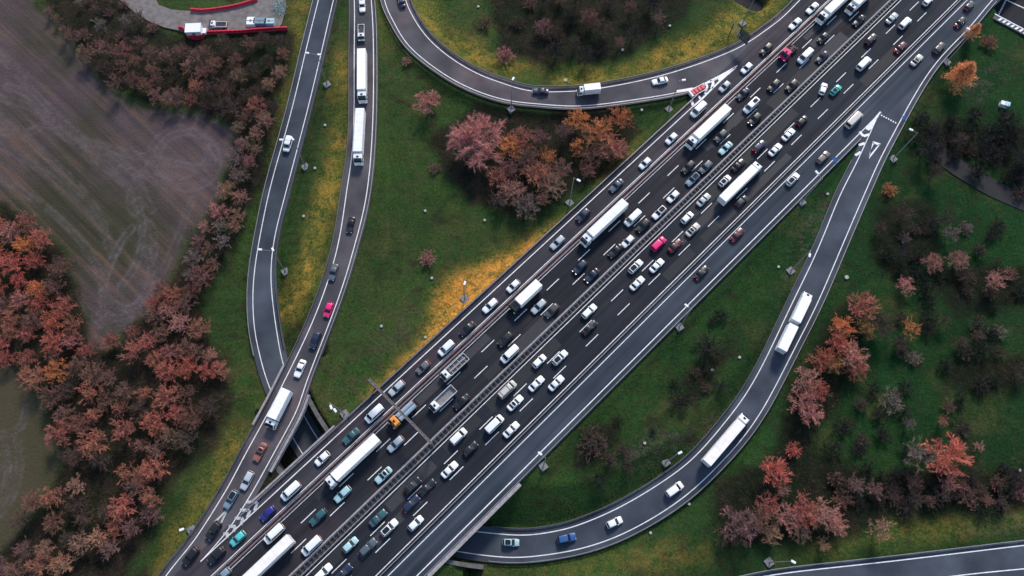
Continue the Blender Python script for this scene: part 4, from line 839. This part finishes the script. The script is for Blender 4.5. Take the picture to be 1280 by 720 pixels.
for k, q in seq.items():
    q.sort(key=lambda r: (r['s'][1] if r['road'] != 'R2' and r['road'] != 'R3' else -r['s'][0]))
    for i, r in enumerate(q):
        a = q[i-1]['w'] if i else None; b_ = q[i+1]['w'] if i+1 < len(q) else None
        same = [o for o in q if o['w'] == r['w']]
        nb = 'below ' + a if a else ('topmost, above ' + b_ if b_ else 'alone')
        if k[0] in ('R2', 'R3'): nb = 'left of ' + a if a else 'right of ' + b_
        tw = [o for i2, o in enumerate(q) if o['w'] == r['w'] and (q[i2-1]['w'] if i2 else None) == a]
        if len(same) == 1: r['label'] = '%s on the %s, %s' % (r['w'], PLACE[k], nb)
        elif len(tw) == 1: r['label'] = '%s %s on the %s' % (r['w'], 'just ' + nb if a else nb, PLACE[k])
        else: j = [id(o) for o in same].index(id(r)); r['label'] = '%s %s %s on the %s' % (ORD[j] or 'first', r['w'], 'from the right' if k[0] in ('R2', 'R3') else 'from the top', PLACE[k])
for r in recs:
    root = empty(r['kind'], (*r['p'], r['z']), r['yaw'], r['label'], {'suv': 'car', 'hatchback': 'car', 'saloon': 'car', 'estate_car': 'car', 'minivan': 'car', 'van': 'van', 'box_van': 'van', 'minibus': 'minibus', 'pickup_truck': 'pickup'}.get(r['kind'], 'truck'), GROUPS[r['road']])
    if r['kind'] in KIND:
        parts, roof, rack = KIND[r['kind']]; parts = list(parts)
        if 'r' in r['opt'] or 'h' in r['opt']: parts.append(roof)
        if 'k' in r['opt']: parts.append(rack)
    else: parts = TRUCK[r['kind']]
    c = COL[r['col']]; j = 1 + random.uniform(-.05, .03); c = tuple(v*j for v in c)
    cv_ = random.choice([(.82,.83,.82),(.80,.81,.82),(.74,.75,.75),(.80,.76,.73),(.83,.82,.79)])
    for nm, me, how, loc in parts:
        o = obj(nm, me, root, c if how == 'paint' else cv_ if how == 'canvas' else None, loc)
        if (how == 'head' and 'l' in r['opt']) or (how == 'tail' and 't' in r['opt']):
            o.material_slots[0].link = 'OBJECT'; o.material_slots[0].material = M['headlamp_lit' if how == 'head' else 'taillamp_lit']
        if nm == 'sunroof' and 'h' in r['opt']: o.scale = (.45, .8, 1); o.location = (-1.0, 0, .05)

# ---------------------------------------------------------------- construction site fittings, cabin in the grass
def barrier_run(pts, label):
    pl = cr([(*G(x, y, SITE_Z), SITE_Z) for x, y in pts], max(8, len(pts)*6)); root = empty('plastic_barrier', tuple(pl[0]), 0, label, 'plastic barrier', 'red barriers at the construction track')
    for i in range(len(pl)-1):
        a, b_ = pl[i]-pl[0], pl[i+1]-pl[0]; L_ = np.hypot(*(b_-a)[:2]); an = math.atan2(b_[1]-a[1], b_[0]-a[0])
        m_ = MB(); h = .95 + .1*(i % 2); prof = [(-.42,-.05),(.42,-.05),(.26,.3),(.2,h),(-.2,h),(-.26,.3)]
        m_.loft([[(x, u, z) for u, z in prof] for x in (.03, L_-.03)]); o = m_.build('segment', M['red_plastic'], root); o.location = tuple(a); o.rotation_euler = (0, 0, an)
barrier_run([(224,35),(232,38),(236,46),(250,48),(258,42),(275,41),(300,40),(330,37.5),(360,36)], 'long red barrier along the lower side of the construction track')
barrier_run([(239,13),(255,14),(280,11),(300,7),(322,0)], 'red barrier along the upper side of the construction track')
x, y = G(243, 38, SITE_Z + 1.3); root = empty('site_cabin', (x, y, SITE_Z), .05, 'white site cabin standing inside the red barrier', 'cabin')
b = MB(); b.bbox(-2.2,2.2,-1.5,1.5,.1,2.5,.1); b.build('wall', M['white_plastic'], root); b = MB(); b.box(-2.3,2.3,-1.6,1.6,2.5,2.62); b.box(2.3,3.4,-.9,.9,.3,1.1); b.build('roof', M['lamp'], root); b = MB(); b.box(-.5,.4,-1.53,-1.5,.1,2.1); b.build('door', M['bed_grey'], root)
x, y, z = ground(1255, 131, .6); root = empty('utility_cabinet', (x, y, z), -.4, 'pale blue cabinet lying in the grass at the right edge', 'cabinet')
b = MB(); b.bbox(-1.2,1.2,-.7,.7,0,1.4,.06); b.build('cabinet_body', M['lamp'], root); b = MB(); b.box(-.15,1.28,-.75,.75,1.4,1.52); b.build('lid', simple('pale_blue', (.36,.55,.66), .5), root)

for px, py, L1, W1, col, nm, lab in ((314,27.5,1.25,1.7,'white','storage_box','white storage box beside the red barrier on the construction track'), (325.5,27.3,2.0,1.4,'steel blue','water_tank','larger grey blue tank beside the red barrier'), (337,27.8,1.5,1.2,'pale teal','water_tank','smaller pale teal tank at the right end of the red barrier')):
    x, y = G(px, py, SITE_Z + 1); root = empty(nm, (x, y, SITE_Z), 0, lab, 'container')
    b = MB(); b.bbox(-L1,L1,-W1/1.2,W1/1.2,.15,1.7,.15); o = b.build('tank_body', M['carpaint'], root); o.color = (*COL[col], 1)
    b = MB(); b.cyl((0,0,1.75),(0,0,1),.35,.15,10); b.box(-L1*.9,L1*.9,-.08,.08,1.7,1.76); b.build('lid', M['bed_grey'], root)
x, y = G(349, 10, SITE_Z); random.seed(3); b = MB()
for k in range(90):
    a_ = random.uniform(0, 6.28); r_ = random.uniform(0, 1)**.5; p = Vector((math.cos(a_)*r_*1.9, math.sin(a_)*r_*3.0, .1 + .9*(1-r_)))
    q = p + Vector((random.uniform(-1,1), random.uniform(-1.3,1.3), random.uniform(-.1,.2))); b.tube([tuple(p), tuple(q)], .07, 4)
o = b.build('debris_heap', simple('netting', (.22,.33,.31), .8, noise=.4, scale=1.5)); o.location = (x, y, SITE_Z + .05); tag(o, 'heap of pale teal netting at the right end of the construction track', 'heap')
# ---------------------------------------------------------------- ground cover: grass tufts and wood floor brushwood, one uncountable mass each
def road_clear(X_, Y_):
    s_, t_ = st(np.stack([X_, Y_], -1)); ok = (t_ < lat(C2R, s_) - 2.6) | (t_ > lat(P1, s_) + 2.6)
    for rd, m_ in ((R1, 2.4), (R2, 2.6), (R3, 2.4)):
        dd, k = dist_pl(X_, Y_, rd.c[::4], True); k = np.minimum(k*4, len(rd.hw)-1); ok &= dd > rd.hw[k] + m_
    ok &= dist_pl(X_, Y_, BR.c) > 9.5
    for a, b, hw, zz in LOWB: ok &= dist_pl(X_, Y_, [a - (b-a)*5, b]) > hw + 3
    return ok
def cover(name, pgs, n_clump, per, ln, wd, spread, cols, label, seed, avoid=(), up=.8):
    g_ = np.random.default_rng(seed); px = g_.uniform(-30, 1310, n_clump*6); py = g_.uniform(-30, 750, n_clump*6)
    w_ = (px + 6*np.sin(py*.11), py + 6*np.sin(px*.09)); ok = np.zeros(px.shape, bool)
    for pg in pgs: ok |= pip(w_[0], w_[1], pg)
    for pg in avoid: ok &= ~pip(px, py, pg)
    u = (px-640)/FPX; v = (360-py)/FPX; sc_ = (CAM_H+1.6)/(CT - v*ST); X_, Y_ = u*sc_, (v*CT+ST)*sc_
    ok &= road_clear(X_, Y_); i = np.flatnonzero(ok)[:n_clump]; X_, Y_ = X_[i], Y_[i]; Z_ = terrain(X_, Y_)
    sz = np.repeat(g_.uniform(.5, 1.4, len(X_)), per); X_, Y_, Z_ = (np.repeat(q, per) for q in (X_, Y_, Z_)); n = len(X_)
    X_ = X_ + g_.normal(0, spread, n)*sz; Y_ = Y_ + g_.normal(0, spread, n)*sz; a = g_.uniform(0, 6.283, n); b = g_.uniform(0, 6.283, n); L_ = g_.uniform(.5, 1, n)*ln*sz
    p = np.stack([X_, Y_, Z_ - .1], -1); q = p + np.stack([np.cos(a)*L_*.8, np.sin(a)*L_*.8, L_*up], -1); e = np.stack([np.cos(b), np.sin(b), 0*b], -1) * (wd*sz)[:, None]
    co = np.stack([p - e, p + e, q], 1).reshape(-1, 3); me = bpy.data.meshes.new(name); me.vertices.add(3*n); me.vertices.foreach_set('co', co.ravel().astype(np.float32))
    me.loops.add(3*n); me.loops.foreach_set('vertex_index', np.arange(3*n, dtype=np.int32)); me.polygons.add(n); me.polygons.foreach_set('loop_start', np.arange(0, 3*n, 3, dtype=np.int32)); me.polygons.foreach_set('loop_total', np.full(n, 3, np.int32)); me.update(calc_edges=True)
    m_, nn_, l_, p_ = mat(name); ge = nn_.new('ShaderNodeNewGeometry'); t = nn_.new('ShaderNodeTexNoise'); t.inputs['Scale'].default_value = .35; t.inputs['Detail'].default_value = 6; t.inputs['Roughness'].default_value = .75; l_.new(ge.outputs['Position'], t.inputs['Vector'])
    r = nn_.new('ShaderNodeValToRGB'); l_.new(t.outputs[0], r.inputs[0]); r.color_ramp.elements[0].position = .33; r.color_ramp.elements[0].color = (*cols[0], 1); r.color_ramp.elements[1].position = .68; r.color_ramp.elements[1].color = (*cols[-1], 1)
    if len(cols) > 2: x_ = r.color_ramp.elements.new(.5); x_.color = (*cols[1], 1)
    l_.new(r.outputs[0], p_.inputs['Base Color']); p_.inputs['Roughness'].default_value = .95; p_.inputs['Specular IOR Level'].default_value = .1
    me.materials.append(m_); o = bpy.data.objects.new(name, me); C.objects.link(o); tag(o, label, 'ground cover', kind='stuff')
FRAME = [[(-30,-30),(1310,-30),(1310,750),(-30,750)]]
SITE = [[(120,-30),(360,-30),(360,45),(230,45),(150,10)]]
cover('brushwood', WOOD_AND_SHADE, 9000, 12, 1.0, .05, .8, [(.012,.012,.008), (.05,.032,.024), (.12,.07,.05)], 'low brown brushwood covering the wood floors and thickets', 21, SITE)
cover('grass_tufts', FRAME, 15000, 9, .55, .05, .7, [(.012,.040,.010), (.036,.078,.016), (.11,.11,.038)], 'rough green grass tufts on the verges', 22, [FIELD, FIELD2] + SITE + WOOD_AND_SHADE + YELLOW)
cover('dry_grass', YELLOW, 4200, 10, .6, .05, .6, [(.10,.105,.022), (.17,.14,.028), (.25,.165,.036)], 'dry golden grass tufts along the road verges', 23, SITE)
# ---------------------------------------------------------------- trees
def rv(a): return Vector((random.gauss(0, a), random.gauss(0, a), random.gauss(0, a)))
def gen_tree(seed, Rr, Hh, kind):
    random.seed(seed); tr, cv, cf = MB(), [], []
    def blade(p, d, ln, wd):
        u = d.cross(rv(1)).normalized() * wd; i = len(cv); q = p + d*ln + rv(ln*.06)
        cv.extend([tuple(p-u), tuple(p+u), tuple(q)]); cf.append((i, i+1, i+2))
    def leaf(p, sz):
        a = rv(1).normalized()*sz; b = a.cross(rv(1)).normalized()*sz*.7; i = len(cv)
        cv.extend([tuple(p-a), tuple(p+b), tuple(p+a), tuple(p-b)]); cf.append((i, i+1, i+2, i+3))
    if kind == 'cone':                                          # dense crown of fine sprays on a straight stem
        tr.tube([(0,0,0),(.05,0,Hh*.5),(0,0,Hh*.97)], [.22,.13,.03], 6)
        for _ in range(330):
            t = random.random()**.75; a = random.uniform(0, 6.283); rad = Rr*(1-t)**.8*random.uniform(.55, 1.05)*(1+.18*math.sin(a*5+seed)); p0 = Vector((0, 0, Hh*(.12+.85*t))); d = Vector((math.cos(a), math.sin(a), .18)).normalized()
            tr.tube([tuple(p0), tuple(p0+d*rad*.8)], [.03,.012], 3) if random.random() < .25 else None
            for k in range(14):
                q = p0 + d*rad*random.uniform(.25, 1) + rv(.12*Rr/3); blade(q, (d+rv(.35)).normalized(), random.uniform(.3,.6), .035)
                leaf(q + rv(.1), random.uniform(.06,.13))
    else:
        n = {'broad': 13, 'loose': 10, 'shrub': 14, 'grand': 30}[kind]; th = Hh*{'broad': .2, 'loose': .26, 'shrub': .05, 'grand': .16}[kind]
        top = Vector((random.gauss(0,.1)*Rr, random.gauss(0,.1)*Rr, th + .25*Hh)); r0 = .045*Rr
        tr.tube([(0,0,-.3),(0,0,th*.5),(0,0,th),tuple(top)], [r0*1.25,r0,r0*.85,r0*.5], 6)
        lob = [random.uniform(.82, 1.12) if kind != 'grand' else random.uniform(.92, 1.08) for _ in range(7)]
        for i in range(n + (7 if kind != 'grand' else 14)):
            a = 6.283*(i*.618034) + random.uniform(-.3,.3); el = random.uniform(.05, .8) if i < n else random.uniform(.8, 1.45); rr_ = Rr*random.uniform(.78, 1.0)*lob[int((a % 6.283)/6.2832*7) % 7]
            if kind == 'loose' and random.random() < .25: rr_ *= .7
            base = Vector((0, 0, th)) if i % 2 else top*.7 + Vector((0,0,th*.3))
            tip = Vector((math.cos(a)*math.cos(el)*rr_, math.sin(a)*math.cos(el)*rr_, th + (Hh-th)*(.30+.66*math.sin(el))*random.uniform(.82, 1)))
            mid = base.lerp(tip, .5) + rv(.06*Rr) + Vector((0,0,.06*Hh)); tr.tube([tuple(base), tuple(mid), tuple(tip)], [r0*.5, r0*.3, r0*.1], 4)
            for j in range(16 if kind == 'grand' else 13 if kind == 'broad' else 9):
                t = random.uniform(.22, 1)**.8; p = (base.lerp(mid, t*2) if t < .5 else mid.lerp(tip, t*2-1)); d = ((tip-base).normalized() + rv(.8) + Vector((0,0,.2))).normalized(); ln = Rr*random.uniform(.16,.36)*(.7 if kind == 'grand' else 1)
                q = p + d*ln; blade(p, d, ln*1.1, .010*Rr)
                for k in range(26):
                    u = p.lerp(q, random.uniform(.1, 1)); dd = (d + rv(.42) + Vector((0,0,.1))).normalized(); l2 = Rr*random.uniform(.06,.17); blade(u, dd, l2, .009*Rr if kind == 'shrub' else .0035*Rr if kind == 'grand' else .0062*Rr)
                    if random.random() < .06: leaf(u + dd*l2*random.uniform(.4,1), random.uniform(.010,.017)*Rr)
    t_me = tr.mesh('trunk', M['bark']); c_me = bpy.data.meshes.new('crown'); c_me.from_pydata(cv, [], cf); c_me.materials.append(M['twig']); c_me.update()
    return t_me, c_me, Rr, Hh
TREES = {'grand': [gen_tree(501, 8, 11, 'grand')], 'broad': [gen_tree(100+i, 4, 7.5, 'broad') for i in range(5)], 'loose': [gen_tree(200+i, 4, 8, 'loose') for i in range(4)], 'shrub': [gen_tree(300+i, 3, 3.2, 'shrub') for i in range(4)], 'cone': [gen_tree(400+i, 3.5, 8, 'cone') for i in range(2)]}
random.seed(11)
TC = {'pink': (.50,.225,.18), 'rust': (.42,.155,.105), 'red': (.49,.145,.10), 'orange': (.62,.24,.09), 'golden': (.46,.25,.08), 'brown': (.24,.115,.085), 'dark brown': (.10,.060,.046), 'grey': (.23,.165,.14), 'tan': (.35,.195,.13), 'purple': (.25,.125,.11), 'dark': (.028,.023,.019), 'dark green': (.020,.034,.014)}
TW = {'dark green': 'dark green', 'pink': 'pinkish', 'rust': 'rust coloured', 'red': 'reddish', 'orange': 'bright orange', 'golden': 'golden', 'brown': 'brown', 'dark brown': 'dark brown', 'grey': 'grey', 'tan': 'tan', 'purple': 'purplish', 'dark': 'blackish'}
trees = []
def tree(px, py, rpx, col, kind, where):
    rad = rpx / 4.9 * (1.14 if rpx < 25 and kind in ('broad', 'loose') else 1.1); hk = {'broad': 1.75, 'grand': 1.4, 'loose': 1.9, 'shrub': .95, 'cone': 2.1}[kind]; h = min(rad*hk, 11)
    x, y, z = ground(px, py, h*.55); trees.append(dict(x=x, y=y, z=z, r=rad, h=h, col=col, kind=kind, where=where, px=px, py=py))
SINGLE = [(595,174,41,'pink','grand','beside the orange clump in the middle'),(535,128,18,'pink','broad','below the top slip road curve'),(508,76,8,'pink','shrub','just outside the top curve guard rail'),(543,210,9,'brown','shrub','in the grass left of the big pink tree'),(535,323,14,'pink','shrub','alone in the dark grass left of the motorway'),(631,68,14,'pink','shrub','inside the top curve above the yellow grass'),(606,28,12,'brown','shrub','inside the top curve on the pale grass'),
 (1205,92,25,'orange','cone','by the lamp at top right'),(1218,38,14,'orange','cone','under the lamp arm at top right'),(1237,52,13,'rust','shrub','right of the lamp arm at top right'),(1112,237,12,'orange','shrub','right of the loop below the give way triangle'),(1165,328,13,'pink','broad','in the right meadow, left of its twin'),(1198,325,13,'pink','broad','in the right meadow, right of its twin'),(1132,356,11,'pink','broad','in the right meadow below the twin trees'),(1243,352,16,'pink','loose','near the right edge of the meadow'),(1262,342,11,'brown','shrub','near the right edge of the meadow'),
 (1137,410,13,'orange','loose','apart from the row right of the loop'),(992,563,12,'red','shrub','beside the loop curve, round and alone'),(968,590,18,'red','broad','beside the loop curve'),(978,612,12,'tan','loose','beside the loop curve'),(1185,570,27,'red','broad','in the lower right meadow'),(1145,568,19,'grey','loose','in the lower right meadow'),(1135,530,9,'grey','loose','in the lower right meadow'),(1178,527,8,'rust','loose','in the lower right meadow'),(1223,558,8,'pink','loose','in the lower right meadow'),(1185,606,12,'pink','loose','in the lower right meadow'),(1115,500,15,'grey','shrub','in the lower right meadow'),(1186,508,10,'brown','shrub','in the lower right meadow'),(1100,660,15,'tan','loose','on the grass above the bottom right road'),(1030,682,9,'tan','loose','on the grass above the bottom right road'),
 (740,552,20,'dark brown','shrub','in the dark scrub inside the loop'),(885,432,18,'dark','shrub','in the dark scrub inside the loop'),(850,500,16,'dark','shrub','in the dark scrub inside the loop'),(1160,185,18,'dark','loose','beside the dark path on the right'),(1170,215,14,'dark brown','loose','beside the dark path on the right')]
for a in SINGLE: tree(*a)
for a in [(722,150,18,'orange'),(776,148,18,'orange'),(748,166,22,'orange'),(765,185,19,'rust'),(720,184,12,'orange'),(686,196,14,'orange'),(772,190,14,'pink'),(636,185,18,'orange'),(652,175,18,'rust'),(660,200,20,'brown'),(672,218,20,'rust'),(690,232,17,'tan'),(641,240,18,'pink'),(657,258,18,'grey'),(622,222,16,'rust'),(640,212,16,'purple'),(700,212,16,'brown'),(740,195,17,'brown'),(705,165,15,'purple'),(675,172,14,'purple'),(735,215,13,'brown'),(625,250,13,'dark brown'),(680,250,13,'brown')]: tree(*a, 'broad' if a[2] > 15 else 'loose', 'in the orange clump left of the motorway')
for a in [(1078,384,20,'rust'),(1053,408,16,'orange'),(1083,410,14,'golden'),(1046,430,15,'red'),(1030,450,16,'red'),(1066,445,18,'pink'),(1041,455,13,'golden'),(1070,462,14,'red'),(1008,475,17,'pink'),(1022,488,15,'red'),(1005,503,17,'pink'),(1100,408,18,'dark brown'),(1015,520,14,'pink')]: tree(*a, 'broad', 'in the row right of the loop')
for a in [(925,655,22,'purple'),(950,648,18,'brown'),(912,668,14,'dark brown'),(985,648,15,'pink'),(1005,640,18,'red'),(1028,642,18,'pink'),(1045,655,14,'pink'),(965,668,13,'tan'),(1000,665,12,'tan'),(960,632,14,'rust')]: tree(*a, 'broad', 'in the thicket below the loop')
def scatter(pg, n, rmin, rmax, cols, kinds, where, gap=.8):
    xs = [p[0] for p in pg]; ys = [p[1] for p in pg]; got = []
    for _ in range(n*60):
        if len(got) >= n: break
        x, y = random.uniform(min(xs), max(xs)), random.uniform(min(ys), max(ys))
        if not pip(np.array([x]), np.array([y]), pg)[0]: continue
        r = random.uniform(rmin, rmax)
        if any(math.hypot(x-a, y-b) < (r+c)*gap*.85 for a, b, c in got): continue
        gx_, gy_ = G(x, y, -.1)
        if not road_clear(gx_ + r/4.9*.55*np.array([1, -1, 0, 0, 0]), gy_ + r/4.9*.55*np.array([0, 0, 1, -1, 0])).all(): continue
        got.append((x, y, r)); tree(x, y, r*(.98 if x < 380 else 1), random.choice(cols), random.choice(kinds), where)
scatter([(45,-5),(148,-5),(190,32),(222,48),(170,60),(110,55),(85,45)], 16, 8, 14, ['purple','purple','brown','grey'], ['shrub','loose'], 'in the scrub below the construction track')
scatter([(90,45),(150,58),(232,55),(275,78),(290,120),(278,140),(220,128),(150,106),(108,80)], 30, 11, 17, ['rust','brown','brown','rust','tan','brown','dark brown'], ['broad','loose'], "in the wood at the field's top edge")
scatter([(278,48),(360,42),(352,100),(332,165),(316,220),(300,180),(284,140)], 24, 10, 16, ['brown','rust','dark brown','brown','tan'], ['broad','loose'], 'in the wood below the red barrier')
scatter([(300,178),(318,205),(295,285),(265,335),(240,368),(228,335),(248,290),(282,225)], 20, 10, 15, ['tan','brown','pink','grey','purple'], ['broad','loose'], 'in the tree belt right of the field')
scatter([(205,350),(245,380),(280,470),(225,480),(150,445),(128,432),(180,395)], 22, 11, 17, ['red','rust','pink','rust','brown'], ['broad','loose'], "at the field's lower tip")
scatter([(-10,258),(38,280),(72,318),(98,395),(112,455),(65,490),(25,465),(-10,445)], 34, 11, 17, ['red','red','rust','pink','orange','brown'], ['broad'], 'in the red wood at the left edge')
scatter([(55,480),(110,460),(225,488),(275,505),(240,560),(190,600),(130,590),(80,570)], 32, 12, 18, ['brown','rust','purple','rust','dark brown','brown','dark brown'], ['broad','loose'], 'in the middle of the lower left wood')
scatter([(20,640),(70,600),(140,600),(190,610),(205,640),(150,680),(60,720),(-10,725)], 24, 11, 17, ['brown','rust','tan','purple','dark brown'], ['broad','loose'], 'at the bottom of the lower left wood')
scatter([(625,-5),(840,-5),(820,35),(745,72),(690,75),(640,45)], 20, 10, 17, ['dark brown','brown','purple','dark','brown'], ['broad','loose','shrub'], 'in the dark thicket at the top')
scatter([(1150,160),(1278,160),(1278,225),(1225,195),(1175,180)], 10, 10, 17, ['dark','dark','dark brown'], ['shrub','loose'], 'in the black scrub on the right')
scatter([(1090,270),(1160,258),(1190,275),(1260,280),(1278,310),(1215,300),(1120,330)], 12, 9, 15, ['dark brown','grey','dark'], ['loose','shrub'], 'in the right meadow scrub')
scatter([(1040,600),(1278,592),(1278,628),(1120,632),(1050,625)], 18, 9, 14, ['dark brown','purple','brown','dark'], ['loose','shrub'], 'in the hedge above the bottom right road')
scatter([(1110,395),(1278,385),(1278,480),(1200,480),(1110,450)], 9, 8, 13, ['dark brown','dark','grey'], ['shrub','loose'], 'in the scrub of the right meadow')
scatter([(1095,300),(1180,262),(1278,285),(1278,450),(1120,470),(1105,380)], 22, 8, 15, ['dark green','dark green','dark brown'], ['shrub'], 'low in the right meadow')
scatter([(1085,480),(1278,460),(1278,590),(1030,600),(1045,540)], 20, 8, 14, ['dark green','dark green','dark brown','dark'], ['shrub'], 'low in the lower right meadow')
scatter([(1130,150),(1278,140),(1278,245),(1215,215),(1160,200)], 22, 11, 18, ['dark','dark','dark brown','dark green'], ['shrub'], 'low in the black scrub on the right')
scatter([(700,640),(720,560),(800,500),(880,400),(915,380),(930,440),(880,540),(800,620)], 14, 6, 12, ['dark green','dark brown'], ['shrub'], 'low inside the loop')
scatter([(1010,598),(1278,586),(1278,636),(1120,640),(1050,630)], 20, 9, 14, ['dark brown','dark','dark green'], ['shrub'], 'low along the bottom right hedge')
cnt = {}
for t in trees: cnt.setdefault((t['col'], t['kind'] == 'shrub', t['where']), []).append(t)
for (c_, sh, wh), q in cnt.items():
    q.sort(key=lambda t: t['py'])
    for i, t in enumerate(q):
        nm = 'bush' if sh else 'tree'
        t['label'] = ('%s %s %s' % (TW[c_], nm, wh)) if len(q) == 1 else '%s %s %s, %s' % (TW[c_], nm, wh, 'topmost of %d such' % len(q) if i == 0 else '%s such from the top' % (ORD[i] if i < len(ORD) else str(i+1) + 'th'))
for t in trees:
    tm, cm, R0, H0 = TREES[t['kind']][random.randrange(len(TREES[t['kind']]))]
    nm = {'broad': 'autumn_tree', 'grand': 'spreading_tree', 'loose': 'bare_tree', 'shrub': 'bush', 'cone': 'leafy_tree'}[t['kind']]
    root = empty(nm, (t['x'], t['y'], t['z'] - .05), random.uniform(0, 6.28), t['label'], 'bush' if t['kind'] == 'shrub' else 'tree', 'trees and bushes around the motorway')
    k = t['r'] / R0; root.scale = (k*random.uniform(.92,1.08), k*random.uniform(.92,1.08), t['h']/H0)
    j = random.uniform(.8, 1.2); c = tuple(min(.8, v*j*random.uniform(.92,1.08)) for v in TC[t['col']])
    obj('trunk', tm, root, tuple(.35*v + .05 for v in c)); obj('crown', cm, root, c)
